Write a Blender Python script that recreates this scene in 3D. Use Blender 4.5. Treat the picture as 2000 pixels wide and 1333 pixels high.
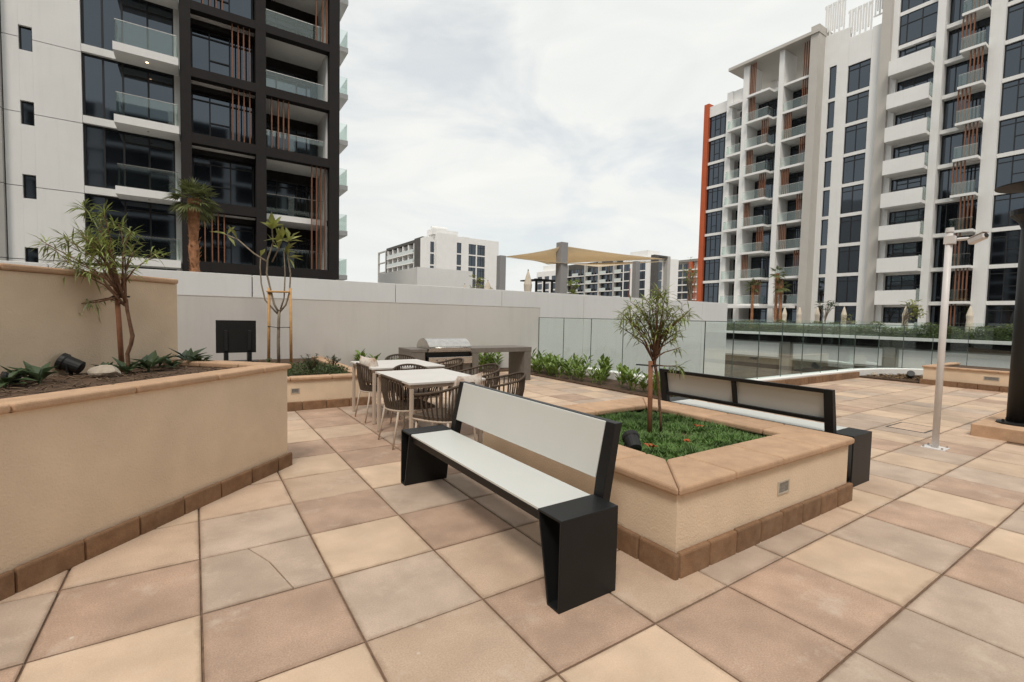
import bpy, bmesh, math, random
from mathutils import Vector, Matrix
R = math.radians
random.seed(7)
for o in list(bpy.data.objects): bpy.data.objects.remove(o)
S = bpy.context.scene
COL = S.collection

# ------------------------------------------------------------------ camera
T = 0.6                                    # floor tile, m
H, PITCH, ROLL, YAW = 2.4069*T, .0511, .0219, .591
def camera():
    c = bpy.data.cameras.new('camera'); o = bpy.data.objects.new('camera', c); COL.objects.link(o)
    c.sensor_width = 36; c.lens = 925.8/2000*36; c.clip_start = .05; c.clip_end = 4000
    cy, sy = math.cos(YAW), math.sin(YAW)
    fwd = Vector((sy*math.cos(PITCH), cy*math.cos(PITCH), -math.sin(PITCH)))
    right = Vector((cy, -sy, 0)); up = right.cross(fwd)
    r = right*math.cos(ROLL)+up*math.sin(ROLL); u = -right*math.sin(ROLL)+up*math.cos(ROLL)
    r.normalize(); u.normalize()
    m = Matrix((r, u, -fwd)).transposed().to_4x4(); m.translation = Vector((0, 0, H))
    o.matrix_world = m
    S.camera = o
    return fwd, r, u
FWD, RT, UP = camera()
def proj(p):
    d = Vector(p)-Vector((0, 0, H)); z = d.dot(FWD)
    if z < .05: return None
    return 1000+925.8*d.dot(RT)/z, 666.5-925.8*d.dot(UP)/z

# ------------------------------------------------------------------ sky and sun
SUN_EL, SUN_AZ = R(57), R(224)             # high sun behind thin cloud, behind and left of the camera
W = bpy.data.worlds.new('World'); S.world = W; W.use_nodes = True
def world():
    nt = W.node_tree; nt.nodes.clear(); N = nt.nodes.new; L = nt.links.new
    out = N('ShaderNodeOutputWorld'); bg = N('ShaderNodeBackground'); bg2 = N('ShaderNodeBackground'); mx = N('ShaderNodeMixShader')
    sky = N('ShaderNodeTexSky'); sky.sky_type = 'NISHITA'; sky.sun_disc = False
    sky.sun_elevation = SUN_EL; sky.sun_rotation = SUN_AZ; sky.air_density = 1.2; sky.dust_density = 2.5
    L(sky.outputs[0], bg.inputs[0]); bg.inputs[1].default_value = .10
    tc = N('ShaderNodeTexCoord'); mp = N('ShaderNodeMapping'); mp.inputs['Scale'].default_value = (1.2, 1.2, 3.2)
    mp.inputs['Rotation'].default_value = (0, .25, .6)
    n1 = N('ShaderNodeTexNoise'); n1.inputs['Scale'].default_value = 2.1; n1.inputs['Detail'].default_value = 7; n1.inputs['Roughness'].default_value = .55
    n1.inputs['Distortion'].default_value = .5
    L(tc.outputs['Generated'], mp.inputs[0]); L(mp.outputs[0], n1.inputs[0])
    r1 = N('ShaderNodeValToRGB'); r1.color_ramp.elements[0].position = .36; r1.color_ramp.elements[1].position = .50
    r1.color_ramp.elements[0].color = (.74, .74, .74, 1); r1.color_ramp.elements[1].color = (1, 1, 1, 1)
    L(n1.outputs[0], r1.inputs[0])
    n2 = N('ShaderNodeTexNoise'); n2.inputs['Scale'].default_value = 3.3; n2.inputs['Detail'].default_value = 6; n2.inputs['Distortion'].default_value = .8
    L(mp.outputs[0], n2.inputs[0])
    r2 = N('ShaderNodeValToRGB'); r2.color_ramp.elements[0].position = .25; r2.color_ramp.elements[1].position = .72
    r2.color_ramp.elements[0].color = (.69, .71, .70, 1); r2.color_ramp.elements[1].color = (.80, .805, .775, 1)
    L(n2.outputs[0], r2.inputs[0]); L(r2.outputs[0], bg2.inputs[0]); bg2.inputs[1].default_value = .85
    L(r1.outputs[0], mx.inputs[0]); L(bg.outputs[0], mx.inputs[1]); L(bg2.outputs[0], mx.inputs[2]); L(mx.outputs[0], out.inputs[0])
world()
def sun():
    l = bpy.data.lights.new('sun', 'SUN'); l.energy = 1.5; l.angle = R(16); l.color = (1, .93, .84)
    o = bpy.data.objects.new('sun', l); COL.objects.link(o)
    # direction towards the sun
    d = Vector((math.cos(SUN_EL)*math.sin(SUN_AZ), math.cos(SUN_EL)*math.cos(SUN_AZ), math.sin(SUN_EL)))
    o.rotation_euler = d.to_track_quat('Z', 'Y').to_euler(); o.location = d*50
sun()
S.view_settings.view_transform = 'Standard'; S.view_settings.look = 'None'
S.view_settings.exposure = 0.48; S.view_settings.gamma = 1.0; S.view_settings.use_curve_mapping = False
S.render.engine = 'CYCLES'; S.render.resolution_x = 1024; S.render.resolution_y = 682
S.cycles.max_bounces = 8; S.cycles.transparent_max_bounces = 16

# ------------------------------------------------------------------ materials
MATS = {}
def mat(name, col, rough=.7, var=.0, scale=8, bump=0, bscale=120, metal=0, ior=1.45, spec=None, objvar=0, dirt=0, dscale=2.5, dcol=None, speck=0, hue=0, coord='Object'):
    if name in MATS: return MATS[name]
    m = bpy.data.materials.new(name); m.use_nodes = True; nt = m.node_tree; N = nt.nodes.new; L = nt.links.new
    b = nt.nodes['Principled BSDF']; b.inputs['Roughness'].default_value = rough; b.inputs['Metallic'].default_value = metal
    b.inputs['IOR'].default_value = ior
    if spec is not None: b.inputs['Specular IOR Level'].default_value = spec
    tc = N('ShaderNodeTexCoord'); cur = None
    rgb = N('ShaderNodeRGB'); rgb.outputs[0].default_value = (*col, 1); cur = rgb.outputs[0]
    vec = tc.outputs[coord]
    if objvar:
        oi = N('ShaderNodeObjectInfo'); add = N('ShaderNodeVectorMath'); add.operation = 'ADD'
        sc = N('ShaderNodeVectorMath'); sc.operation = 'SCALE'; sc.inputs['Scale'].default_value = 37.0
        cx = N('ShaderNodeCombineXYZ'); L(oi.outputs['Random'], cx.inputs[0]); L(oi.outputs['Random'], cx.inputs[1])
        L(cx.outputs[0], sc.inputs[0]); L(sc.outputs[0], add.inputs[0]); L(vec, add.inputs[1]); vec = add.outputs[0]
        hs = N('ShaderNodeHueSaturation'); mr = N('ShaderNodeMapRange'); mr.inputs[3].default_value = 1-objvar; mr.inputs[4].default_value = 1+objvar
        L(oi.outputs['Random'], mr.inputs[0]); L(mr.outputs[0], hs.inputs['Value']); L(cur, hs.inputs['Color'])
        if hue:
            m2 = N('ShaderNodeMath'); m2.operation = 'MULTIPLY'; m2.inputs[1].default_value = 7.31; L(oi.outputs['Random'], m2.inputs[0])
            m3 = N('ShaderNodeMath'); m3.operation = 'FRACT'; L(m2.outputs[0], m3.inputs[0])
            m4 = N('ShaderNodeMapRange'); m4.inputs[3].default_value = .5-hue; m4.inputs[4].default_value = .5+hue
            L(m3.outputs[0], m4.inputs[0]); L(m4.outputs[0], hs.inputs['Hue'])
        cur = hs.outputs[0]
    def mul(cur, fac_out, lo, hi):
        mr = N('ShaderNodeMapRange'); mr.inputs[1].default_value = .3; mr.inputs[2].default_value = .7; mr.inputs[3].default_value = lo; mr.inputs[4].default_value = hi
        L(fac_out, mr.inputs[0]); mx = N('ShaderNodeVectorMath'); mx.operation = 'SCALE'; L(cur, mx.inputs[0]); L(mr.outputs[0], mx.inputs['Scale']); return mx.outputs[0]
    if var:
        n = N('ShaderNodeTexNoise'); n.inputs['Scale'].default_value = scale; n.inputs['Detail'].default_value = 5; L(vec, n.inputs[0]); cur = mul(cur, n.outputs[0], 1-var, 1+var)
    if speck:
        n = N('ShaderNodeTexNoise'); n.inputs['Scale'].default_value = 130; n.inputs['Detail'].default_value = 3; n.inputs['Roughness'].default_value = .7; L(vec, n.inputs[0]); cur = mul(cur, n.outputs[0], 1-speck, 1+speck)
    if dirt:
        n = N('ShaderNodeTexNoise'); n.inputs['Scale'].default_value = dscale; n.inputs['Detail'].default_value = 7; n.inputs['Roughness'].default_value = .65; L(vec, n.inputs[0])
        rp = N('ShaderNodeValToRGB'); rp.color_ramp.elements[0].position = .45; rp.color_ramp.elements[1].position = .72; L(n.outputs[0], rp.inputs[0])
        mm = N('ShaderNodeMath'); mm.operation = 'MULTIPLY'; mm.inputs[1].default_value = dirt; L(rp.outputs[0], mm.inputs[0])
        mx = N('ShaderNodeMix'); mx.data_type = 'RGBA'; L(mm.outputs[0], mx.inputs[0]); L(cur, mx.inputs[6]); mx.inputs[7].default_value = (*(dcol or [c*.5 for c in col]), 1); cur = mx.outputs[2]
    L(cur, b.inputs['Base Color'])
    if bump:
        n = N('ShaderNodeTexNoise'); n.inputs['Scale'].default_value = bscale; n.inputs['Detail'].default_value = 4; L(vec, n.inputs[0])
        bp = N('ShaderNodeBump'); bp.inputs['Strength'].default_value = bump; bp.inputs['Distance'].default_value = .01; L(n.outputs[0], bp.inputs['Height']); L(bp.outputs[0], b.inputs['Normal'])
    MATS[name] = m; return m
def leafmat(name, col, var=.35, trans=.25, rough=.45, scale=6):
    m = mat(name, col, rough=rough, var=var, scale=scale)
    nt = m.node_tree; b = nt.nodes['Principled BSDF']; out = nt.nodes['Material Output']
    t = nt.nodes.new('ShaderNodeBsdfTranslucent'); mx = nt.nodes.new('ShaderNodeMixShader'); mx.inputs[0].default_value = trans
    src = b.inputs['Base Color'].links[0].from_socket
    nt.links.new(src, t.inputs[0]); nt.links.new(b.outputs[0], mx.inputs[1]); nt.links.new(t.outputs[0], mx.inputs[2]); nt.links.new(mx.outputs[0], out.inputs[0])
    return m
def railglass():
    m = bpy.data.materials.new('balustrade glass'); m.use_nodes = True; nt = m.node_tree; nt.nodes.clear(); N = nt.nodes.new; L = nt.links.new
    out = N('ShaderNodeOutputMaterial'); tr = N('ShaderNodeBsdfTransparent'); tr.inputs[0].default_value = (.93, .965, .95, 1)
    gl = N('ShaderNodeBsdfGlossy'); gl.inputs['Roughness'].default_value = .02; gl.inputs[0].default_value = (.9, 1, .96, 1)
    lw = N('ShaderNodeLayerWeight'); lw.inputs[0].default_value = .5; fr = N('ShaderNodeMath'); fr.operation = 'POWER'; fr.inputs[1].default_value = 4.6; L(lw.outputs['Facing'], fr.inputs[0]); ad = N('ShaderNodeMath'); ad.operation = 'ADD'; ad.inputs[1].default_value = .065
    mx = N('ShaderNodeMixShader'); L(fr.outputs[0], ad.inputs[0]); L(ad.outputs[0], mx.inputs[0]); L(tr.outputs[0], mx.inputs[1]); L(gl.outputs[0], mx.inputs[2]); L(mx.outputs[0], out.inputs[0])
    return m
M_GLASS = railglass()
M_EDGE = mat('glass edge', (.07, .09, .085), rough=.2)
def winglass(name, col, ior):
    m = mat(name, col, rough=.04, ior=ior, bump=.04, bscale=.9, objvar=.25)
    m.node_tree.nodes['Principled BSDF'].inputs['Specular Tint'].default_value = (.72, .85, 1, 1)
    return m
M_WIN = winglass('window glass', (.006, .007, .009), 2.0)
M_STUCCO = mat('cream stucco', (.76, .60, .435), rough=.9, var=.06, scale=3, bump=.4, bscale=85, dirt=.25, dscale=1.3, dcol=(.50, .37, .25))
M_BASE = mat('brown base stone', (.215, .12, .064), rough=.85, var=.16, scale=14, bump=.25, bscale=90, objvar=.18, speck=.15, dirt=.25, dscale=9, dcol=(.42, .29, .18))
M_COPE = mat('coping stone', (.50, .325, .205), rough=.85, var=.12, scale=9, bump=.2, bscale=110, objvar=.07, speck=.12, dirt=.3, dscale=5, dcol=(.36, .21, .12))
M_TILES = [mat('tile rose', (.445, .305, .222), rough=.72, var=.17, scale=3.5, bump=.12, bscale=160, objvar=.10, speck=.22, dirt=.5, dscale=2.2, dcol=(.29, .19, .13)),
           mat('tile sand', (.60, .445, .318), rough=.72, var=.12, scale=3.5, bump=.12, bscale=160, objvar=.08, speck=.08, dirt=.35, dscale=2.2, dcol=(.42, .29, .18)),
           mat('tile grey', (.48, .37, .288), rough=.7, var=.14, scale=3.5, bump=.10, bscale=160, objvar=.10, speck=.13, dirt=.5, dscale=2.2, dcol=(.31, .23, .17)),
           mat('tile buff', (.535, .392, .285), rough=.72, var=.10, scale=3.5, bump=.12, bscale=160, objvar=.09, speck=.18, dirt=.45, dscale=2.2, dcol=(.34, .23, .155))]
def tile_wear(m):
    nt = m.node_tree; N = nt.nodes.new; L = nt.links.new; b = nt.nodes['Principled BSDF']; src = b.inputs['Base Color'].links[0].from_socket
    ge = N('ShaderNodeNewGeometry'); sep = N('ShaderNodeSeparateXYZ'); L(ge.outputs['Position'], sep.inputs[0]); ds = []
    for ax, off in ((0, .0224*T), (1, 4.3732*T)):
        a = N('ShaderNodeMath'); a.operation = 'SUBTRACT'; L(sep.outputs[ax], a.inputs[0]); a.inputs[1].default_value = off-60*T
        d = N('ShaderNodeMath'); d.operation = 'DIVIDE'; L(a.outputs[0], d.inputs[0]); d.inputs[1].default_value = T
        f = N('ShaderNodeMath'); f.operation = 'FRACT'; L(d.outputs[0], f.inputs[0])
        c = N('ShaderNodeMath'); c.operation = 'SUBTRACT'; L(f.outputs[0], c.inputs[0]); c.inputs[1].default_value = .5
        e = N('ShaderNodeMath'); e.operation = 'ABSOLUTE'; L(c.outputs[0], e.inputs[0]); ds.append(e.outputs[0])
    mx = N('ShaderNodeMath'); mx.operation = 'SMOOTH_MAX'; mx.inputs[2].default_value = .02; L(ds[0], mx.inputs[0]); L(ds[1], mx.inputs[1])
    n = N('ShaderNodeTexNoise'); n.inputs['Scale'].default_value = 5; n.inputs['Detail'].default_value = 8; n.inputs['Roughness'].default_value = .7; L(ge.outputs['Position'], n.inputs[0])
    ad = N('ShaderNodeMath'); ad.operation = 'MULTIPLY_ADD'; L(n.outputs[0], ad.inputs[0]); ad.inputs[1].default_value = .14; L(mx.outputs[0], ad.inputs[2])
    rp = N('ShaderNodeMapRange'); rp.inputs[1].default_value = .525; rp.inputs[2].default_value = .585; rp.inputs[4].default_value = .62; L(ad.outputs[0], rp.inputs[0])
    mix = N('ShaderNodeMix'); mix.data_type = 'RGBA'; L(rp.outputs[0], mix.inputs[0]); L(src, mix.inputs[6]); mix.inputs[7].default_value = (.20, .125, .078, 1)
    # pale lime bloom and small splashes
    n2 = N('ShaderNodeTexNoise'); n2.inputs['Scale'].default_value = 3.1; n2.inputs['Detail'].default_value = 9; n2.inputs['Roughness'].default_value = .72; L(ge.outputs['Position'], n2.inputs[0])
    r2 = N('ShaderNodeMapRange'); r2.inputs[1].default_value = .56; r2.inputs[2].default_value = .72; r2.inputs[4].default_value = .6; L(n2.outputs[0], r2.inputs[0])
    m2 = N('ShaderNodeMix'); m2.data_type = 'RGBA'; L(r2.outputs[0], m2.inputs[0]); L(mix.outputs[2], m2.inputs[6]); m2.inputs[7].default_value = (.60, .50, .40, 1)
    vo = N('ShaderNodeTexVoronoi'); vo.inputs['Scale'].default_value = 3.4; L(ge.outputs['Position'], vo.inputs[0])
    r3 = N('ShaderNodeMapRange'); r3.inputs[1].default_value = .035; r3.inputs[2].default_value = .02; r3.inputs[4].default_value = .6; L(vo.outputs['Distance'], r3.inputs[0])
    m3 = N('ShaderNodeMix'); m3.data_type = 'RGBA'; L(r3.outputs[0], m3.inputs[0]); L(m2.outputs[2], m3.inputs[6]); m3.inputs[7].default_value = (.66, .58, .50, 1)
    L(m3.outputs[2], b.inputs['Base Color'])
for m_ in M_TILES: tile_wear(m_)
M_GROUT = mat('grout', (.18, .115, .075), rough=.95, var=.3, scale=20, bump=.3)
def streaks(m, col, amt):
    nt = m.node_tree; N = nt.nodes.new; L = nt.links.new; b = nt.nodes['Principled BSDF']; src = b.inputs['Base Color'].links[0].from_socket
    ge = N('ShaderNodeNewGeometry'); mp = N('ShaderNodeMapping'); mp.inputs['Scale'].default_value = (1, 1, .09); L(ge.outputs['Position'], mp.inputs[0])
    n = N('ShaderNodeTexNoise'); n.inputs['Scale'].default_value = 5.5; n.inputs['Detail'].default_value = 6; n.inputs['Roughness'].default_value = .65; L(mp.outputs[0], n.inputs[0])
    r = N('ShaderNodeMapRange'); r.inputs[1].default_value = .50; r.inputs[2].default_value = .72; r.inputs[4].default_value = amt; L(n.outputs[0], r.inputs[0])
    x = N('ShaderNodeMix'); x.data_type = 'RGBA'; L(r.outputs[0], x.inputs[0]); L(src, x.inputs[6]); x.inputs[7].default_value = (*col, 1); L(x.outputs[2], b.inputs['Base Color'])
M_WHITE = mat('white render', (.80, .79, .77), rough=.85, var=.03, scale=.6, dirt=.12, dscale=.35, dcol=(.56, .55, .53))
M_WALL = mat('pale wall paint', (.66, .63, .595), rough=.9, var=.03, scale=.8, dirt=.22, dscale=.5, dcol=(.48, .46, .44), bump=.05, bscale=60)
streaks(M_WHITE, (.52, .50, .47), .12); streaks(M_WALL, (.42, .39, .36), .15)
M_GREY = mat('grey render', (.42, .41, .385), rough=.85, var=.04, scale=.8, dirt=.2, dscale=.5)
M_BEIGE = mat('beige render', (.50, .47, .43), rough=.85, var=.04, scale=.8)
M_DARK = mat('dark brown cladding', (.019, .016, .0155), rough=.75, var=.1, scale=2, spec=.3)
M_FRAME = mat('black aluminium', (.018, .018, .02), rough=.45)
M_FIN = mat('timber coloured fin', (.21, .088, .046), rough=.6, var=.15, scale=5, objvar=.12)
M_ORANGE = mat('orange render', (.48, .10, .035), rough=.8, var=.06, scale=1)
M_BENCHD = mat('charcoal powder coat', (.010, .0105, .011), rough=.45, spec=.35, bump=.08, bscale=600, var=.12, scale=6)
M_BENCHW = mat('white laminate', (.62, .63, .60), rough=.35, var=.02, scale=3)
M_STEEL = mat('stainless steel', (.62, .59, .55), rough=.25, metal=1, var=.08, scale=10)
M_COUNTER = mat('grey counter stone', (.17, .15, .13), rough=.5, var=.08, scale=12, speck=.1)
M_BLACK = mat('black', (.012, .012, .012), rough=.5)
M_SOIL = mat('soil', (.085, .05, .03), rough=1, var=.4, scale=15, bump=1, bscale=40)
M_ROPE = mat('brown rope', (.085, .06, .042), rough=.85, var=.15, scale=40)
M_LEG = mat('taupe legs', (.50, .41, .33), rough=.5)
M_TABLE = mat('table top', (.66, .63, .59), rough=.4, var=.03, scale=4)
M_CUSH = mat('patterned cushion', (.74, .67, .60), rough=.95, dirt=1.0, dscale=9, dcol=(.36, .17, .08), var=.1)
M_BARK = mat('brown bark', (.16, .085, .05), rough=.95, var=.3, scale=25, bump=.6, bscale=60)
M_BARKG = mat('grey bark', (.25, .205, .15), rough=.95, var=.25, scale=25, bump=.5, bscale=60)
M_STAKE = mat('round timber stake', (.24, .105, .055), rough=.85, var=.2, scale=20)
M_STAKEP = mat('pale timber stake', (.56, .33, .14), rough=.8, var=.12, scale=18)
M_LNARROW = leafmat('narrow leaves', (.29, .35, .10))
M_LNARROW2 = leafmat('narrow leaves deep', (.17, .20, .07))
M_LBIG = leafmat('plumeria leaves', (.30, .32, .09))
M_GINGER = leafmat('ginger leaves', (.17, .25, .05), rough=.35)
M_LDARK = leafmat('dark broad leaves', (.07, .105, .05), rough=.35)
M_GRASS = leafmat('grass blades', (.12, .215, .05), var=.45, scale=9)
M_HEDGE = leafmat('hedge leaves', (.15, .19, .07), var=.5, scale=2)
M_PALM = leafmat('palm leaves', (.17, .19, .075))
M_PTRUNK = mat('palm trunk', (.36, .17, .085), rough=.95, var=.35, scale=9, bump=1, bscale=30)
M_CLOTH = mat('sail cloth', (.82, .72, .57), rough=.9)
M_UMB = mat('umbrella cloth', (.66, .58, .47), rough=.9, var=.08, scale=6)
M_POST = mat('grey post', (.30, .29, .29), rough=.6)
M_POLE = mat('white pole paint', (.72, .69, .67), rough=.4, var=.04)
M_ROCK = mat('pale rock', (.42, .36, .29), rough=.95, var=.25, scale=14, bump=.6, bscale=30)
M_ROAD = mat('asphalt', (.05, .05, .05), rough=.95, var=.2, scale=4)
M_GROUND = mat('city ground', (.22, .19, .16), rough=1, var=.2, scale=.02)
M_CONC = mat('concrete', (.26, .245, .225), rough=.9, var=.12, scale=.7, dirt=.4, dscale=.5)
M_CONCD = mat('dark concrete', (.085, .08, .075), rough=.9, var=.15, scale=.8)

# ------------------------------------------------------------------ helpers
class MB:
    def __init__(s): s.v = []; s.f = []
    def quad(s, a, b, c, d): n = len(s.v); s.v += [tuple(a), tuple(b), tuple(c), tuple(d)]; s.f.append((n, n+1, n+2, n+3))
    def poly(s, ps): n = len(s.v); s.v += [tuple(p) for p in ps]; s.f.append(tuple(range(n, n+len(ps))))
    def box(s, x0, x1, y0, y1, z0, z1):
        n = len(s.v)
        s.v += [(x0, y0, z0), (x1, y0, z0), (x1, y1, z0), (x0, y1, z0), (x0, y0, z1), (x1, y0, z1), (x1, y1, z1), (x0, y1, z1)]
        s.f += [(n, n+3, n+2, n+1), (n+4, n+5, n+6, n+7), (n, n+1, n+5, n+4), (n+1, n+2, n+6, n+5), (n+2, n+3, n+7, n+6), (n+3, n, n+4, n+7)]; return s
    def prism(s, poly, z0, z1):
        n = len(s.v); k = len(poly)
        s.v += [(p[0], p[1], z0) for p in poly]+[(p[0], p[1], z1) for p in poly]
        s.f += [tuple(n+i for i in reversed(range(k))), tuple(n+k+i for i in range(k))]
        s.f += [(n+i, n+(i+1) % k, n+k+(i+1) % k, n+k+i) for i in range(k)]; return s
    def tube(s, pts, rad, seg=8, closed=False):
        pts = [Vector(p) for p in pts]; k = len(pts)
        if not hasattr(rad, '__len__'): rad = [rad]*k
        base = len(s.v); prev = None
        for i, p in enumerate(pts):
            t = (pts[(i+1) % k]-pts[i-1]) if closed else (pts[min(i+1, k-1)]-pts[max(i-1, 0)])
            if t.length < 1e-9: t = Vector((0, 0, 1))
            t.normalize()
            a = prev if prev is not None else (Vector((0, 0, 1)) if abs(t.z) < .9 else Vector((1, 0, 0)))
            a = (a-t*a.dot(t)).normalized(); prev = a; b = t.cross(a)
            for j in range(seg):
                th = 2*math.pi*j/seg; s.v.append(tuple(p+(a*math.cos(th)+b*math.sin(th))*rad[i]))
        for i in range(k if closed else k-1):
            for j in range(seg):
                i2 = (i+1) % k
                s.f.append((base+i*seg+j, base+i*seg+(j+1) % seg, base+i2*seg+(j+1) % seg, base+i2*seg+j))
        if not closed:
            s.f.append(tuple(base+j for j in reversed(range(seg)))); s.f.append(tuple(base+(k-1)*seg+j for j in range(seg)))
        return s
    def lathe(s, prof, c=(0, 0, 0), seg=20, squash=1):
        base = len(s.v); k = len(prof)
        for r, z in prof:
            for j in range(seg):
                th = 2*math.pi*j/seg; s.v.append((c[0]+r*math.cos(th), c[1]+r*math.sin(th)*squash, c[2]+z))
        for i in range(k-1):
            for j in range(seg): s.f.append((base+i*seg+j, base+i*seg+(j+1) % seg, base+(i+1)*seg+(j+1) % seg, base+(i+1)*seg+j))
        s.f.append(tuple(base+j for j in reversed(range(seg)))); s.f.append(tuple(base+(k-1)*seg+j for j in range(seg))); return s
    def leaf(s, p, d, L, Wd, droop=.2, fold=.25):
        p = Vector(p); d = Vector(d).normalized(); side = d.cross(Vector((0, 0, 1)))
        if side.length < .05: side = Vector((1, 0, 0))
        side.normalize(); nrm = side.cross(d).normalized()
        m = p+d*L*.5+nrm*0; e = p+d*L-Vector((0, 0, droop*L)); m = m-Vector((0, 0, droop*L*.25))
        l = m+side*Wd*.5+nrm*Wd*fold; r = m-side*Wd*.5+nrm*Wd*fold
        n = len(s.v); s.v += [tuple(p), tuple(l), tuple(e), tuple(r), tuple(m)]
        s.f += [(n, n+4, n+1), (n+4, n+2, n+1), (n, n+3, n+4), (n+4, n+3, n+2)]
    def mesh(s, name, smooth=False):
        me = bpy.data.meshes.new(name); me.from_pydata(s.v, [], s.f); me.update()
        if smooth:
            for p in me.polygons: p.use_smooth = True
        return me
def link(name, me, m=None, parent=None, loc=(0, 0, 0), rot=(0, 0, 0), label=None):
    o = bpy.data.objects.new(name, me); COL.objects.link(o)
    if m is not None and me is not None and len(me.materials) == 0: me.materials.append(m)
    o.location = loc; o.rotation_euler = rot
    if parent is not None: o.parent = parent
    if label: o['label'] = label
    return o
def obj(name, mb, m, parent=None, smooth=False, bevel=0, seg=1, label=None, loc=(0, 0, 0), rot=(0, 0, 0)):
    me = mb.mesh(name, smooth)
    if bevel:
        b = bmesh.new(); b.from_mesh(me)
        bmesh.ops.remove_doubles(b, verts=b.verts, dist=1e-5)
        es = [e for e in b.edges if len(e.link_faces) == 2 and e.calc_face_angle(0) > .5]
        bmesh.ops.bevel(b, geom=es, offset=bevel, segments=seg, profile=.5, affect='EDGES', clamp_overlap=True)
        b.to_mesh(me); b.free()
    return link(name, me, m, parent, loc, rot, label)
def thing(name, label, cat, loc=(0, 0, 0), rz=0, group=None):
    o = bpy.data.objects.new(name, None); COL.objects.link(o); o.empty_display_size = .1
    o.location = loc; o.rotation_euler = (0, 0, rz); o['label'] = label; o['category'] = cat
    if group: o['group'] = group
    return o
def tag(o, label, cat, group=None):
    o['label'] = label; o['category'] = cat
    if group: o['group'] = group
    return o
def struct(o): o['kind'] = 'structure'; return o
def stuff(o): o['kind'] = 'stuff'; return o
def bx(name, x0, x1, y0, y1, z0, z1, m, parent=None, bevel=0, seg=1, label=None):
    return obj(name, MB().box(x0, x1, y0, y1, z0, z1), m, parent, bevel=bevel, seg=seg, label=label)
def dup(root, loc=None, rz=None, label=None, scale=None):
    c = root.copy(); COL.objects.link(c)
    if loc is not None: c.location = loc
    if rz is not None: c.rotation_euler = (0, 0, rz)
    if scale is not None: c.scale = (scale,)*3 if not hasattr(scale, '__len__') else scale
    if label: c['label'] = label
    for ch in list(root.children):
        a = ch.copy(); COL.objects.link(a); a.parent = c
        for g in list(ch.children):
            e = g.copy(); COL.objects.link(e); e.parent = a
    return c

# ------------------------------------------------------------------ ground and deck
struct(bx('ground', -1500, 1500, -1500, 1500, -5.6, -5.0, M_GROUND))
struct(bx('road', 8.6, 45.0, -60, 90, -4.99, -4.9, M_ROAD))
# paved terrace slab: outline follows the balustrade kerb
KERB = [(8.3, 11.15), (8.3, 5.6), (15.3, 5.6), (16.25, 5.4), (17.0, 5.06), (17.6, 4.56), (18.0, 3.9), (18.3, 3.0), (18.45, 2.0), (18.5, -8)]
deck_poly = [(-14, -8), (18.6, -8), (18.55, 2.0), (18.4, 3.05), (18.12, 3.98), (17.7, 4.66), (17.08, 5.16), (16.28, 5.52), (15.3, 5.74), (8.44, 5.74), (8.44, 11.3), (-14, 11.3)]
pav = struct(obj('paving', MB().prism(deck_poly, -.6, -.012), M_GROUT))

# ------------------------------------------------------------------ floor tiles
OX, OY = .0224*T, 4.3732*T
def in_paving(x, y):
    if y > 5.35 and x > 6.95: return False
    if x > 15.0 and y > -3: return False
    if y > 10.4: return False
    if x < 2.0 and y > 7.75: return False
    if x > 8.7 and y < 1.7 and x < 11: return False
    if 2.35 < x < 4.4 and 1.75 < y < 3.7: return False
    if y-x > 4.5 and x < .6: return False          # under the left planter
    return True
def tile_mesh(poly, z=0.0, ch=.006, dz=.004):
    c = Vector((sum(p[0] for p in poly)/len(poly), sum(p[1] for p in poly)/len(poly)))
    mb = MB(); k = len(poly)
    inner = []
    for p in poly:
        d = c-Vector(p); inner.append(Vector(p)+d.normalized()*ch*1.4)
    mb.v = [(p[0], p[1], z-.02) for p in poly]+[(p[0], p[1], z-dz) for p in poly]+[(p[0], p[1], z) for p in inner]
    for i in range(k):
        j = (i+1) % k
        mb.f += [(i, j, k+j, k+i), (k+i, k+j, 2*k+j, 2*k+i)]
    mb.f.append(tuple(range(2*k, 3*k)))
    return mb
g = .0052
full = [(g, g), (T-g, g), (T-g, T-g), (g, T-g)]
TM = []
for m in M_TILES:
    me = tile_mesh([(x-T/2, y-T/2) for x, y in full]).mesh('tile'); me.materials.append(m); TM.append(me)
# colours read off the photograph for the nearest tiles: (i, j) -> 0 rose, 1 sand, 2 grey, 3 buff
KNOWN = {(-1, 1): 3, (-1, 0): 0, (0, -2): 1, (0, 0): 2, (0, -1): 0, (-1, -1): 1, (0, 1): 2, (-1, 2): 1, (-2, 0): 2, (-2, 1): 3, (0, 2): 3, (1, 1): 0, (1, 0): 1, (1, -1): 2, (1, 2): 3, (0, 3): 3,
         (2, 0): 0, (2, -1): 3, (1, -2): 3, (2, -2): 0, (2, 1): 2, (3, -2): 3, (3, -3): 0, (2, -3): 1, (4, -3): 0, (3, -1): 3, (5, -3): 1, (4, -2): 2, (6, -3): 2, (5, -2): 2, (4, -4): 2,
         (5, -4): 2, (6, -4): 0, (7, -3): 0, (8, -3): 1, (7, -4): 1, (8, -2): 3, (0, 4): 2, (1, 3): 1, (1, 4): 0, (2, 3): 0, (1, 5): 1, (2, 4): 0, (2, 5): 3, (9, -2): 2, (9, -3): 0, (10, -2): 1, (10, -3): 2, (8, -4): 2, (9, -4): 2, (10, -4): 1}
cand = []
for i in range(-6, 31):
    for j in range(-9, 14):
        cx, cy_ = OX+(i+.5)*T, OY+(j+.5)*T
        if not in_paving(cx, cy_): continue
        p = proj((cx, cy_, 0)); q = proj((cx+.3, cy_+.3, 0)) or p
        vis = p is not None and -260 < p[0] < 2260 and p[1] < 1600
        cand.append(((0 if vis else 1), math.hypot(cx, cy_), i, j))
cand.sort()
far = {k: MB() for k in range(4)}
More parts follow.
